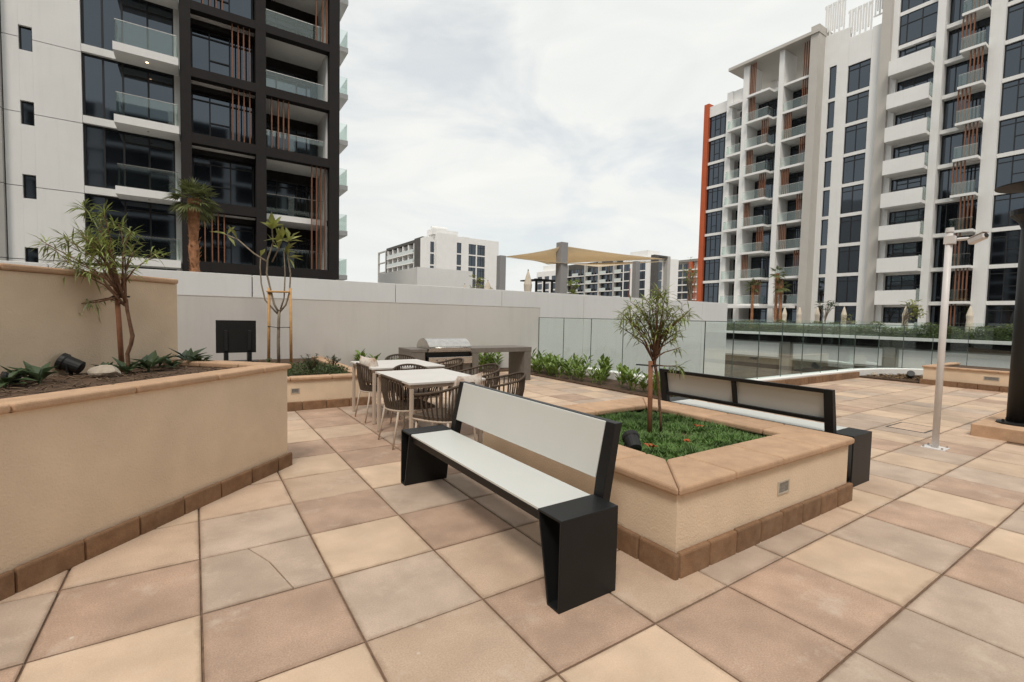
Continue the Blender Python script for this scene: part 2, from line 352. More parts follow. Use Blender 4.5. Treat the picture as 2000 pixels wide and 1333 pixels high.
rt = random.Random(3); n = 0; prevc = {}
for vis, d, i, j in cand:
    c = KNOWN.get((i, j))
    if c is None:
        c = rt.choice([0, 0, 1, 1, 2, 2, 2, 3, 3]) if d < 9 else rt.choice([1, 1, 2, 2, 3, 3, 0])
    cx, cy_ = OX+(i+.5)*T, OY+(j+.5)*T
    if (i, j) == (0, 0):                 # the cracked tile: two pieces
        a, b_ = (OX+.245, OY+T-g), (OX+.405, OY+g)
        mid = (OX+.335, OY+.36)
        L_ = [(OX+g, OY+g), (b_[0]-.0035, b_[1]), (mid[0]-.003, mid[1]), (a[0]-.003, a[1]), (OX+g, OY+T-g)]
        R_ = [(b_[0]+.002, b_[1]), (OX+T-g, OY+g), (OX+T-g, OY+T-g), (a[0]+.003, a[1]), (mid[0]+.003, mid[1])]
        obj('tile', tile_mesh(L_, ch=.003), M_TILES[2], pav, label='left piece of the cracked tile')
        obj('tile', tile_mesh(R_, z=-.001, ch=.003), M_TILES[2], pav, label='right piece of the cracked tile')
        n += 2; continue
    if n < 298 and vis == 0:
        link('tile', TM[c], None, pav, (cx+rt.uniform(-.0015, .0015), cy_+rt.uniform(-.0015, .0015), rt.uniform(-.0012, .0012)), (R(rt.uniform(-.12, .12)), R(rt.uniform(-.12, .12)), R(rt.uniform(-.15, .15)))); n += 1
    else:
        t = tile_mesh([(cx-T/2+x, cy_-T/2+y) for x, y in full]); f = far[c]; b0 = len(f.v); f.v += t.v; f.f += [tuple(b0+q for q in fc) for fc in t.f]
for c, f in far.items():
    if f.v: stuff(obj('distant_tiles', f, M_TILES[c], pav))
# access cover in the paving
ac = thing('access_cover', 'square access cover framed in metal flush in the paving behind the white pole', 'drain cover', (8.45, 2.35, 0))
obj('frame', MB().box(-.3, .3, -.22, -.2, -.004, .005).box(-.3, .3, .2, .22, -.004, .005).box(-.3, -.28, -.2, .2, -.004, .005).box(.28, .3, -.2, .2, -.004, .005), M_CONCD, ac)
bx('cover_plate', -.278, .278, -.198, .198, -.004, .004, M_TILES[3], ac)

# ------------------------------------------------------------------ kerb with glass balustrade
def offset(path, d):
    out = []
    for i, p in enumerate(path):
        p = Vector(p); a = (p-Vector(path[i-1])).normalized() if i else None; b = (Vector(path[i+1])-p).normalized() if i < len(path)-1 else None
        if a is None: a = b
        if b is None: b = a
        na, nb = Vector((-a.y, a.x)), Vector((-b.y, b.x)); m = (na+nb).normalized(); out.append(p+m*d/max(.3, m.dot(na)))
    return out
inn, outr = offset(KERB, -.16), offset(KERB, .13)
kp = [tuple(p) for p in inn]+[tuple(p) for p in reversed(outr)]
kerb = thing('white_kerb', 'low white rendered kerb with rounded end carrying the glass balustrade', 'kerb')
obj('kerb_wall', MB().prism(list(reversed(kp)), -.012, .20), M_WHITE, kerb, bevel=.012, seg=2)
bal = thing('glass_balustrade', 'frameless clear glass balustrade standing on the white kerb', 'balustrade')
joints = [(8.3, 10.94-1.07*k) for k in range(5)]+[(8.3, 5.6)]+[(8.3+.985*k, 5.6) for k in range(1, 8)]+KERB[3:9]+[(18.47, 1), (18.48, 0), (18.49, -1), (18.5, -2)]
joints[0] = (8.3, 10.99)
for a, b in zip(joints, joints[1:]):
    a, b = Vector(a), Vector(b); L_ = (b-a).length; ang = math.atan2((b-a).y, (b-a).x)
    gp = obj('glass_panel', MB().box(.006, L_-.006, -.008, .008, 0, 1.235), M_GLASS, bal, loc=(a.x, a.y, .198), rot=(0, 0, ang))
    for xx in (.0, L_-.006): obj('panel_edge', MB().box(xx+.001, xx+.005, -.0085, .0085, 0, 1.235), M_EDGE, gp)
    obj('panel_edge', MB().box(.0, L_, -.009, .009, 1.236, 1.25), M_EDGE, gp)
# brown base course against the kerb
bc = thing('stone_base_course', 'row of brown stone blocks at the foot of the white kerb', 'stone edging')
x = 9.2; rb = random.Random(5)
while x < 14.9:
    w = min(.36, 15.0-x); bx('block', x+.003, x+w-.003, 5.36, 5.437, -.01, .165+rb.uniform(-.003, .003), M_BASE, bc, bevel=.012, seg=2); x += .36

# ------------------------------------------------------------------ white walls behind
lw = thing('low_wall', 'lower pale grey wall behind the barbecue counter', 'wall')
bx('wall_face', -14, 8.34, 11.0, 11.14, -.6, 1.715, M_WALL, lw)
bx('wall_cap', -14, 8.345, 10.995, 11.145, 1.716, 1.73, M_WALL, lw)
uw = thing('upper_wall', 'long white panelled wall rising behind the lower grey wall', 'wall')
xs = [1.257-3.84*4+3.84*k for k in range(12)]
xs = [x for x in xs if x < 21]+[22.57]
for a, b in zip(xs, xs[1:]): bx('wall_panel', a+.012, b-.012, 14.0, 14.2, -5, 2.37, M_WHITE, uw, bevel=.006)
bx('wall_core', xs[0], 22.55, 14.1, 14.4, -5, 2.33, M_CONCD, uw)
rd = struct(obj('roof_deck', MB().prism([(-14, 14.42), (22.5, 14.42), (22.5, 27), (-14, 27)], -5, 1.3), M_CONC))

# ------------------------------------------------------------------ planters
def block_row(parent, a, b, n, thick, z0, z1, m, name, normal, bevel=.012, seg=2, jitter=0, gap=.003):
    a, b, nn = Vector(a), Vector(b), Vector(normal).normalized(); d = (b-a)
    for k in range(n):
        p, q = a+d*(k/n), a+d*((k+1)/n); u = d.normalized()*gap
        poly = [p+u, q-u, q-u-nn*thick, p+u-nn*thick]
        area = sum(poly[i].x*poly[(i+1) % 4].y-poly[(i+1) % 4].x*poly[i].y for i in range(4))
        if area < 0: poly.reverse()
        obj(name, MB().prism(poly, z0, z1+random.uniform(-jitter, jitter)), m, parent, bevel=bevel, seg=seg)
def vent(parent, x0, x1, y, z0, z1, name='wall_light', rot=0):
    f = obj(name, MB().box(x0, x1, y-.006, y+.004, z0, z0+.012).box(x0, x1, y-.006, y+.004, z1-.012, z1).box(x0, x0+.014, y-.006, y+.004, z0+.012, z1-.012).box(x1-.014, x1, y-.006, y+.004, z0+.012, z1-.012), mat('light surround', (.50, .43, .34), rough=.5), parent)
    obj('lens', MB().box(x0+.014, x1-.014, y-.002, y+.004, z0+.012, z1-.012), mat('light lens', (.20, .19, .175), rough=.3, var=.3, scale=60), f)
    return f
cp = thing('centre_planter', 'rectangular cream planter with brown base and a young tree between the two benches', 'planter')
X0, X1, Y0, Y1 = 2.24, 4.44, 1.64, 3.79
obj('planter_wall', MB().box(X0, X1, Y0, Y0+.12, -.01, .465).box(X0, X1, Y1-.12, Y1, -.01, .465).box(X0, X0+.12, Y0+.12, Y1-.12, -.01, .465).box(X1-.12, X1, Y0+.12, Y1-.12, -.01, .465), M_STUCCO, cp)
B0, B1, C0, C1 = 2.2, 4.48, 1.6, 3.83
block_row(cp, (B0+.04, C0), (B1, C0), 8, .038, -.01, .145, M_BASE, 'base_block', (0, -1), jitter=.003)
block_row(cp, (B0, C1-.04), (B0, C0+.0), 8, .038, -.01, .145, M_BASE, 'base_block', (-1, 0), jitter=.003)
block_row(cp, (B1, C0+.04), (B1, C1), 8, .038, -.01, .145, M_BASE, 'base_block', (1, 0), jitter=.003)
def coping_ring(parent, x0, x1, y0, y1, w, z0, z1, nx, ny, bevel=.018):
    gp = .0022
    def piece(poly): obj('coping_stone', MB().prism(poly, z0, z1), M_COPE, parent, bevel=bevel, seg=3)
    for side in range(4):
        if side == 0: a, b, ia, ib, n = (x0, y0), (x1, y0), (x0+w, y0+w), (x1-w, y0+w), nx
        if side == 1: a, b, ia, ib, n = (x1, y0), (x1, y1), (x1-w, y0+w), (x1-w, y1-w), ny
        if side == 2: a, b, ia, ib, n = (x1, y1), (x0, y1), (x1-w, y1-w), (x0+w, y1-w), nx
        if side == 3: a, b, ia, ib, n = (x0, y1), (x0, y0), (x0+w, y1-w), (x0+w, y0+w), ny
        a, b, ia, ib = Vector(a), Vector(b), Vector(ia), Vector(ib); d = (b-a); Lt = d.length; u = d.normalized()
        cuts = [0]+[Lt*k/n for k in range(1, n)]+[Lt]
        nin = (ia-a)-u*(ia-a).dot(u)
        for k in range(n):
            s, e = cuts[k], cuts[k+1]
            o1, o2 = a+u*(s+gp), a+u*(e-gp)
            i1 = (ia+u*gp) if k == 0 else a+u*(s+gp)+nin
            i2 = (ib-u*gp) if k == n-1 else a+u*(e-gp)+nin
            piece([o1, o2, i2, i1])
coping_ring(cp, 2.205, 4.475, 1.605, 3.825, .40, .467, .522, 4, 4)
vent(cp, 3.335, 3.49, Y0, .25, .345)
struct(bx('planter_soil', X0+.13, X1-.13, Y0+.13, Y1-.13, .2, .43, M_SOIL))

# left planter: diagonal wall
def diag(s, off): # s along (1,1)/sqrt2 measured from the corner, off outwards (1,-1)
    c = Vector((.765, 4.815)); return c+Vector((.7071, .7071))*s+Vector((.7071, -.7071))*off
lp = thing('left_planter', 'tall cream planter with a diagonal front wall in the left foreground', 'planter')
def dprism(s0, s1, o0, o1): return [tuple(diag(s0, o1)), tuple(diag(s1, o1)), tuple(diag(s1, o0)), tuple(diag(s0, o0))]
obj('planter_wall', MB().prism(dprism(-4.4, 0-.035, -.16, -.035), -.01, .91), M_STUCCO, lp)
obj('planter_wall', MB().prism(dprism(-.16, -.035, -1.25, -.161), -.01, .91), M_STUCCO, lp)
s = .0; k = 0
while s > -4.2:
    w = .325 if k else .2
    obj('base_block', MB().prism(dprism(s-w+.003, s-.003, -.033, 0), -.01, .125+random.uniform(-.003, .003)), M_BASE, lp, bevel=.012, seg=2); s -= w; k += 1
c0 = 0
for (s0, s1) in [(-.37, -.0), (-.86, -.37), (-1.50, -.86), (-2.14, -1.50), (-2.78, -2.14), (-3.42, -2.78), (-4.06, -3.42)]:
    poly = dprism(s0+.002, s1-.002, -.21, -.005)
    if s1 == 0: poly[2] = tuple(diag(-.21, -.21))
    obj('coping_stone', MB().prism(poly, .912, .962), M_COPE, lp, bevel=.016, seg=3)
for k in range(3):
    a, b = -.005-.41*k, -.005-.41*(k+1)
    poly = [tuple(diag(-.0, b+.002)), tuple(diag(-.0, a-.002)), tuple(diag(-.21, a-.002 if k else -.212)), tuple(diag(-.21, b+.002))]
    if k == 0: poly[1] = tuple(diag(-.002, a-.003))
    obj('coping_stone', MB().prism(list(reversed(poly)), .912, .962), M_COPE, lp, bevel=.016, seg=3)
struct(obj('planter_soil', MB().prism(dprism(-4.4, -.17, -1.26, -.17), .3, .915), M_SOIL))
hw = thing('tall_cream_wall', 'higher cream wall with stone cap behind the left planter', 'wall')
obj('wall_face', MB().prism(dprism(-4.6, -.005, -1.55, -1.272), -.01, 1.69), M_STUCCO, hw)
for k in range(7):
    obj('coping_stone', MB().prism(dprism(-.7*(k+1)+.002, -.7*k-.002, -1.58, -1.25), 1.692, 1.74), M_COPE, hw, bevel=.014, seg=2)

# rear planter
rp = thing('rear_planter', 'low cream planter with brown base in front of the pale wall behind the tables', 'planter')
obj('planter_wall', MB().box(-.6, 2.3, 7.49, 7.6, -.01, .44).box(2.19, 2.3, 7.6, 10.98, -.01, .44), M_STUCCO, rp)
block_row(rp, (-.4, 7.45), (2.34, 7.45), 8, .038, -.01, .13, M_BASE, 'base_block', (0, -1), jitter=.003)
block_row(rp, (2.34, 7.49), (2.34, 10.9), 10, .038, -.01, .13, M_BASE, 'base_block', (1, 0), jitter=.003)
for k in range(5): bx('coping_stone', -.6+.585*k+.002, -.6+.585*(k+1)-.002, 7.46, 7.68, .442, .49, M_COPE, rp, bevel=.014, seg=2)
for k in range(5): bx('coping_stone', 2.1, 2.325, 7.682+.65*k+.002, 7.682+.65*(k+1)-.002, .442, .49, M_COPE, rp, bevel=.014, seg=2)
vent(rp, 1.16, 1.28, 7.49, .25, .33)
struct(bx('planter_soil', -.6, 2.18, 7.61, 10.98, .1, .45, M_SOIL))

# right planter and lamp curb
rpl = thing('right_planter', 'long cream planter with brown base near the right edge behind the lamp post', 'planter')
obj('planter_wall', MB().box(15.06, 15.2, -2, 4.05, -.01, .41).box(15.2, 17.4, 3.92, 4.05, -.01, .41), M_STUCCO, rpl)
block_row(rpl, (15.0, 4.1), (15.0, -1.9), 17, .055, -.01, .13, M_BASE, 'base_block', (-1, 0), jitter=.003)
for k in range(9): bx('coping_stone', 15.03, 15.26, 4.08-.68*(k+1)+.002, 4.08-.68*k-.002, .412, .46, M_COPE, rpl, bevel=.014, seg=2)
for k in range(3): bx('coping_stone', 15.262+.7*k, 15.262+.7*(k+1)-.004, 3.88, 4.08, .412, .46, M_COPE, rpl, bevel=.014, seg=2)
vf = vent(rpl, 0, .26, 0, 0, .09); vf.location = (15.06, 2.96, .23); vf.rotation_euler = (0, 0, R(-90))
struct(bx('planter_soil', 15.21, 17.3, -2, 3.9, .1, .40, M_SOIL))
lc = thing('lamp_kerb', 'low pinkish stone kerb round the grass under the black lamp post', 'kerb')
block_row(lc, (8.58, 1.78), (8.58, -2.0), 6, .36, -.01, .16, M_COPE, 'kerb_stone', (-1, 0), bevel=.01)
block_row(lc, (8.945, 1.78), (11.0, 1.78), 4, .3, -.01, .16, M_COPE, 'kerb_stone', (0, 1), bevel=.01)
struct(bx('lawn_soil', 8.95, 11, -2, 1.47, -.01, .13, M_SOIL))
# planting bed along the kerb, soil
struct(obj('bed_soil', MB().prism([(6.98, 5.3), (8.13, 5.3), (8.13, 10.98), (2.4, 10.98), (2.4, 10.4), (6.98, 10.4)], -.011, .03), M_SOIL))
struct(obj('corner_soil', MB().prism([(15.06, 5.42), (15.02, 4.12), (17.4, 4.12), (17.2, 4.6), (16.7, 5.0), (16.1, 5.22), (15.3, 5.42)], -.011, .04), M_SOIL))

# ------------------------------------------------------------------ benches
def bench(name, label, loc, rz):
    t = thing(name, label, 'bench', loc, rz, 'benches beside the centre planter')
    # local: x 0 (front) .. .39 (rear), y 0 .. 2.13 long
    def end(y0, flip):
        th = .012; pts_o = [(0, 0), (.19, 0)]
        if not flip:
            sec = [(0, .462), (.19, .462), (.095, 0), (0, 0)]
        else:
            sec = [(0, .462), (.19, .462), (.19, 0), (.095, 0)]
        # hollow folded plate: outer minus inner section extruded along x
        def inset(s):
            cx = sum(p[0] for p in s)/4; cz = sum(p[1] for p in s)/4
            return [(p[0]+(th if p[0] < cx else -th), p[1]+(th if p[1] < cz else -th)) for p in s]
        ins = inset(sec); mb = MB()
        for xx in (0, .39):
            b0 = len(mb.v); mb.v += [(xx, y0+p[0], p[1]) for p in sec]+[(xx, y0+p[0], p[1]) for p in ins]
        for i in range(4):
            j = (i+1) % 4
            mb.f += [(i, j, 8+j, 8+i), (4+j, 4+i, 12+i, 12+j), (i, 4+i, 4+j, j), (8+i, 8+j, 12+j, 12+i)]
        me = mb.mesh('bench_end'); b = bmesh.new(); b.from_mesh(me); bmesh.ops.recalc_face_normals(b, faces=b.faces); b.to_mesh(me); b.free()
        e = link('bench_end', me, M_BENCHD, t); md = e.modifiers.new('b', 'BEVEL'); md.width = .003; md.segments = 2
    end(0, False); end(1.94, True)
    obj('seat', MB().box(.012, .375, .194, 1.936, .445, .459), M_BENCHW, t, bevel=.002)
    obj('seat_beam', MB().box(.03, .075, .19, 1.94, .385, .435).box(.31, .355, .19, 1.94, .385, .435).box(.012, .375, .192, 1.938, .436, .444), M_BENCHD, t)
    # back: two leaning posts, rails, panel
    def post(y, w=.075, lower=True):
        pr = [(.395, .36), (.43, .345), (.455, .40), (.545, .86), (.50, .86), (.475, .80) , (.452, .57), (.40, .54)] if False else [(.392, .37), (.425, .345), (.455, .39), (.538, .862), (.484, .862), (.418, .548), (.402, .44)]
        mb = MB(); k = len(pr)
        mb.v = [(p[0], y, p[1]) for p in pr]+[(p[0], y+w, p[1]) for p in pr]
        mb.f = [tuple(range(k)), tuple(reversed(range(k, 2*k)))]+[(i, k+i, k+(i+1) % k, (i+1) % k) for i in range(k)]
        obj('back_post', mb, M_BENCHD, t, bevel=.003, seg=1)
    post(.13); post(1.925)
    # lean axis
    def lean(z): return .405+(z-.44)*.09/.422
    def rail(z0, z1, th0, th1, y0=.205, y1=1.925, name='back_rail'):
        mb = MB(); q = [(lean(z0)+th0, z0), (lean(z0)+th1, z0), (lean(z1)+th1, z1), (lean(z1)+th0, z1)]
        mb.v = [(p[0], y0, p[1]) for p in q]+[(p[0], y1, p[1]) for p in q]
        mb.f = [(0, 1, 2, 3), (7, 6, 5, 4)]+[(i, 4+i, 4+(i+1) % 4, (i+1) % 4) for i in range(4)]
        return obj(name, mb, M_BENCHW if name == 'back_panel' else M_BENCHD, t, bevel=.002)
    rail(.825, .862, .002, .045); rail(.555, .59, .002, .045); rail(.591, .824, .004, .04, 1.045, 1.085, 'middle_post')
    rail(.545, .86, -.012, .0, .207, 1.923, 'back_panel')
    return t
b1 = bench('garden_bench', 'nearest bench with white seat and back panel on charcoal box ends, facing left', (1.46, 1.715, 0), 0)
b2 = bench('garden_bench', 'bench seen from behind beyond the planter, white panels in a charcoal frame', (5.18, 3.86, 0), math.pi)

# ------------------------------------------------------------------ tables and chairs
def table(label, x0, x1, y0, y1):
    t = thing('dining_table', label, 'table', (0, 0, 0), 0, 'square outdoor dining tables')
    bx('table_top', x0, x1, y0, y1, .715, .74, M_TABLE, t, bevel=.004, seg=2)
    obj('apron', MB().box(x0+.03, x1-.03, y0+.03, y0+.05, .675, .714).box(x0+.03, x1-.03, y1-.05, y1-.03, .675, .714).box(x0+.03, x0+.05, y0+.05, y1-.05, .675, .714).box(x1-.05, x1-.03, y0+.05, y1-.05, .675, .714), M_LEG, t)
    for (x, y) in ((x0+.02, y0+.02), (x1-.06, y0+.02), (x0+.02, y1-.06), (x1-.06, y1-.06)):
        obj('leg', MB().box(x, x+.042, y, y+.042, 0, .6745), M_LEG, t, bevel=.01, seg=2)
    return t
table('square pale table nearest the bench, covering the front of the dining set', 1.83, 2.74, 4.6, 5.72)
table('square pale table at the back of the dining set beside the rear planter', 1.9, 2.93, 6.05, 7.08)
def chair(label, x, y, a, cushion=None):
    """a = direction the sitter faces, radians"""
    t = thing('rope_armchair', label, 'chair', (x, y, 0), a, 'brown rope armchairs round the tables')
    w = .29; arc = []
    N = 30
    def rim(u, f=1.0):      # u in -1..1, from one arm tip round the back to the other
        th = u*R(100)
        xx, yy = -math.cos(th)*.27*f, math.sin(th)*w*f
        ext = max(0, (abs(u)-.6)/.4); xx += ext*.14
        zz = .655+.115*max(0, math.cos(th*.9))**1.3
        return Vector((xx, yy, zz))
    pts = [rim(-1+2*i/40) for i in range(41)]
    obj('rim', MB().tube(pts, .014, 8), M_ROPE, t, smooth=True)
    low = []
    for i in range(41):
        p = pts[i]; low.append(Vector((p.x*.82+.0, p.y*.83, .415)))
    mb = MB()
    for k in range(27):
        i = 1+k*37/26
        if k % 3 == 2 and False: continue
        for dd in (0,):
            ii = i+dd; a_, b_ = pts[int(ii)].lerp(pts[min(40, int(ii)+1)], ii % 1), low[int(ii)].lerp(low[min(40, int(ii)+1)], ii % 1)
            m_ = a_.lerp(b_, .5)*1.0; m_.x += (m_.x)*.05; m_.y += m_.y*.05
            if dd == 0 or True: mb.tube([a_, m_, b_], .0088, 6)
    obj('woven_back', mb, M_ROPE, t)
    seat = [(p.x*.98, p.y*.98) for p in low]+[(.24, .22), (.24, -.22)]
    seat = [(p.x, p.y) for p in low]
    seat = [(.25, -.235)]+seat+[(.25, .235)]
    obj('seat', MB().prism(list(reversed(seat)), .405, .44), M_ROPE, t)
    obj('seat_frame', MB().tube([(p[0], p[1], .398) for p in seat], .011, 6, closed=True), M_LEG, t, smooth=True)
    for sx, sy in ((-1, -1), (-1, 1), (1, -1), (1, 1)):
        top = (.21 if sx > 0 else -.17, sy*.215, .40); bot = (.235 if sx > 0 else -.235, sy*.235, 0)
        obj('leg', MB().tube([top, bot], [.013, .010], 8), M_LEG, t, smooth=True)
    return t
def cushion(label, x, y, z, a, tilt):
    mb = MB(); n_ = 10
    for s_ in (1, -1):
        for i in range(n_+1):
            for j in range(n_+1):
                u, v = i/n_*2-1, j/n_*2-1; k_ = (1-u**4)*(1-v**4); pin = 1-.10*(abs(u)**3*(1-abs(v))+0)
                mb.v.append((s_*.075*k_**.55, u*.23*(1-.09*(1-v*v)), v*.21*(1-.09*(1-u*u))))
    for s_ in (0, 1):
        o_ = s_*(n_+1)**2
        for i in range(n_):
            for j in range(n_):
                a0 = o_+i*(n_+1)+j; q = (a0, a0+n_+1, a0+n_+2, a0+1); mb.f.append(q if s_ == 0 else tuple(reversed(q)))
    o = obj('cushion', mb, M_CUSH, smooth=True); o.location = (x, y, z); o.rotation_euler = (0, tilt, a)
    return tag(o, label, 'cushion', 'patterned cushions on the armchairs')
chair('rope armchair at the left of the back table, patterned cushion inside', 2.09, 6.42, 0)
cushion('patterned cushion on the armchair at the left of the back table', 2.0, 6.45, .66, R(8), R(-14))
chair('rope armchair left of the front table with its four pale legs in view', 1.98, 5.07, R(0))
chair('rope armchair directly behind the bench back, patterned cushion inside', 2.14, 4.36, R(118))
cushion('patterned cushion on the armchair directly behind the bench back', 2.30, 4.27, .655, R(118), R(-18))
chair('rope armchair furthest right, its rim showing above the bench back', 3.04, 4.72, R(160))
chair('rope armchair on the right side of the tables, back towards the planting bed', 3.24, 5.62, R(185))
chair('rope armchair squeezed between the two tables, only its rim showing', 2.38, 5.80, R(-90))
chair('rope armchair behind the back table near the end of the grey counter', 2.82, 7.36, R(-90))
chair('rope armchair at the right side of the back table beside the grill', 3.20, 6.6, R(178))

# ------------------------------------------------------------------ barbecue counter
bq = thing('barbecue_counter', 'grey stone outdoor kitchen counter with an open right end leg', 'counter')
bx('counter_block', 3.5, 3.80, 8.74, 9.42, .0, .70, M_COUNTER, bq, bevel=.004)
bx('counter_top', 3.5, 3.845, 8.735, 9.42, .702, .765, M_COUNTER, bq, bevel=.004)
bx('counter_top', 4.84, 6.41, 8.735, 9.42, .665, .765, M_COUNTER, bq, bevel=.004)
bx('side_panel', 4.86, 5.02, 8.74, 9.40, 0, .664, M_COUNTER, bq, bevel=.004)
bx('end_leg', 6.22, 6.40, 8.74, 9.40, 0, .664, M_COUNTER, bq, bevel=.004)
dp = bx('cabinet_door', 3.83, 4.34, 8.76, 8.80, .05, .45, M_COUNTER, bq, bevel=.003)
dp = bx('cabinet_door', 4.35, 4.84, 8.76, 8.80, .05, .45, M_COUNTER, bq, bevel=.003)
bx('cabinet_body', 3.83, 4.84, 8.801, 9.38, 0, .45, M_COUNTER, bq)
gr = thing('gas_grill', 'stainless steel gas grill with a domed lid built into the grey counter', 'grill')
bx('firebox', 3.85, 4.835, 8.80, 9.36, .452, .70, M_BLACK, gr)
bx('control_panel', 3.85, 4.835, 8.68, 8.799, .46, .60, M_STEEL, gr, bevel=.006, seg=2)
for k in range(4): obj('knob', MB().tube([(4.05+.195*k, 8.678, .53), (4.05+.195*k, 8.64, .53)], .022, 12), M_STEEL, gr)
bx('shelf', 3.85, 4.835, 8.70, 9.36, .705, .72, M_STEEL, gr)
prof = [(8.72, .665), (8.72, .76)]+[(9.04-.32*math.cos(R(t_)), .76+.20*math.sin(R(t_))) for t_ in range(10, 181, 10)]+[(9.36, .725), (8.74, .725)]
prof = [(8.72, .722)]+[(9.04-.32*math.cos(R(t_)), .775+.19*math.sin(R(t_))) for t_ in range(0, 181, 10)]+[(9.36, .722)]
mb = MB(); k = len(prof); mb.v = [(3.87, p[0], p[1]) for p in prof]+[(4.82, p[0], p[1]) for p in prof]
mb.f = [tuple(range(k)), tuple(reversed(range(k, 2*k)))]+[(i, k+i, k+(i+1) % k, (i+1) % k) for i in range(k)]
lid = obj('lid', mb, M_STEEL, gr, bevel=.004)
obj('handle', MB().tube([(3.98, 8.70, .79), (3.98, 8.655, .79), (4.71, 8.655, .79), (4.71, 8.70, .79)], .012, 8), M_STEEL, lid, smooth=True)
# black TV back standing in the rear planter
tv = thing('outdoor_screen', 'square black outdoor screen on two feet before the pale wall', 'screen', (0, 0, 0))
bx('housing', .325, .975, 10.2, 10.28, .66, 1.265, M_BLACK, tv, bevel=.006, seg=2)
for x in (.45, .83):
    bx('foot', x, x+.07, 10.16, 10.36, .45, .66, M_BLACK, tv)
    bx('bracket', x+.005, x+.06, 10.175, 10.199, .70, 1.08, M_FRAME, tv, bevel=.004)
bx('base_plate', .3, 1.0, 10.1, 10.42, .452, .50, M_FRAME, tv)

# ------------------------------------------------------------------ poles
cpole = thing('camera_pole', 'slim white pole with a bolted base plate standing on the paving', 'pole', (7.27, 1.80, 0))
obj('shaft', MB().tube([(0, 0, .008), (0, 0, 2.53)], .034, 16), M_POLE, cpole, smooth=True)
obj('base_plate', MB().box(-.11, .11, -.11, .11, 0, .012), M_POLE, cpole)
obj('cap', MB().tube([(0, 0, 2.531), (0, 0, 2.58)], [.042, .036], 16), M_POLE, cpole)
for a in range(4):
    obj('bolt', MB().tube([(.085*(-1)**(a & 1), .085*(-1)**(a >> 1), .012), (.085*(-1)**(a & 1), .085*(-1)**(a >> 1), .03)], .011, 6), M_STEEL, cpole)
cam = thing('security_camera', 'white security camera hanging near the top of the white pole', 'camera', (7.27, 1.80, 2.44))
obj('bracket', MB().box(-.04, .04, -.055, .04, -.045, .045).tube([(0, -.07, 0), (.0, -.15, .0), (-.01, -.19, -.01)], .018, 8), M_POLE, cam, bevel=0)
hd = obj('housing', MB().box(-.036, .036, -.085, .085, -.03, .035), M_POLE, cam, bevel=.012, seg=2, loc=(-.03, -.25, -.02), rot=(R(-18), 0, R(-28)))
obj('lens', MB().tube([(0, -.087, 0), (0, -.095, 0)], .024, 12), M_BLACK, hd)
obj('sun_shield', MB().box(-.040, .040, -.10, .08, .037, .042), M_POLE, hd)
lamp = thing('lamp_post', 'tall black lamp post with a flared head and disc top at the right edge', 'street lamp', (9.11, 1.44, .16))
obj('column', MB().tube([(0, 0, .03), (0, 0, 2.62)], [.105, .10], 20), M_BLACK, lamp, smooth=True)
obj('base_flange', MB().lathe([(.2, .0), (.2, .022), (.11, .03)], seg=20), M_BLACK, lamp)
for a in range(4): obj('bolt', MB().tube([(.16*math.cos(a*1.57+.8), .16*math.sin(a*1.57+.8), .02), (.16*math.cos(a*1.57+.8), .16*math.sin(a*1.57+.8), .06)], .016, 6), M_BLACK, lamp)
obj('flared_head', MB().lathe([(.10, 2.60), (.13, 2.68), (.21, 2.76), (.215, 2.83), (.12, 2.831)], seg=24), M_BLACK, lamp)
obj('neck', MB().tube([(0, 0, 2.83), (0, 0, 3.12)], .05, 14), M_BLACK, lamp, smooth=True)
for a in range(3): obj('strut', MB().tube([(.085*math.cos(a*2.1), .085*math.sin(a*2.1), 2.83), (.085*math.cos(a*2.1), .085*math.sin(a*2.1), 3.12)], .009, 6), M_BLACK, lamp)
obj('disc_top', MB().lathe([(.06, 3.10), (.37, 3.13), (.375, 3.145), (.2, 3.18), (.03, 3.19)], seg=32), M_BLACK, lamp)

def spotlight(label, loc, rz, elev, s=1.0, m=None):
    t = thing('garden_spotlight', label, 'spotlight', loc, rz, 'garden spotlights')
    obj('stake', MB().tube([(0, 0, -.02), (0, 0, .05*s)], .012*s, 8), M_BLACK, t)
    obj('head', MB().lathe([(.03*s, -.08*s), (.052*s, -.07*s), (.058*s, .03*s), (.066*s, .04*s), (.066*s, .07*s), (.05*s, .071*s)], seg=18), M_BLACK, t, smooth=False, loc=(0, 0, .085*s), rot=(0, R(90-elev), 0))
    obj('yoke', MB().tube([(0, -.06*s, .085*s), (0, -.06*s, .03*s), (0, .06*s, .03*s), (0, .06*s, .085*s)], .006*s, 6), M_BLACK, t)
    return t
spotlight('large black spotlight in the left planter beside the pale rock', (-.80, 4.95, .915), R(165), 25, 1.0)
spotlight('black spotlight in the grass near the edge of the centre planter', (2.74, 2.42, .43), R(60), 30, 1.0)
spotlight('small black spotlight in the corner bed in front of the right planter', (15.6, 4.45, .05), R(200), 30, 1.25)
spotlight('small black spotlight half hidden at the left edge of the left planter', (-1.02, 4.45, .915), R(200), 10, .6)
def rock(label, loc, sx, sy, sz, seed, m=M_ROCK):
    b = bmesh.new(); bmesh.ops.create_icosphere(b, subdivisions=3, radius=1); r_ = random.Random(seed)
    ds = [(Vector((r_.uniform(-1, 1), r_.uniform(-1, 1), r_.uniform(-1, 1))).normalized(), r_.uniform(.7, .95)) for _ in range(12)]
    for v in b.verts:
        for d, c in ds:
            e = v.co.dot(d)
            if e > c: v.co -= d*(e-c)
        v.co.x *= sx; v.co.y *= sy; v.co.z *= sz
    me = bpy.data.meshes.new('rock'); b.to_mesh(me); b.free()
    o = link('rock', me, m, None, loc); return tag(o, label, 'rock')
rock('pale boulder lying in the left planter beside the spotlight', (-.57, 4.72, .955), .105, .07, .055, 3)
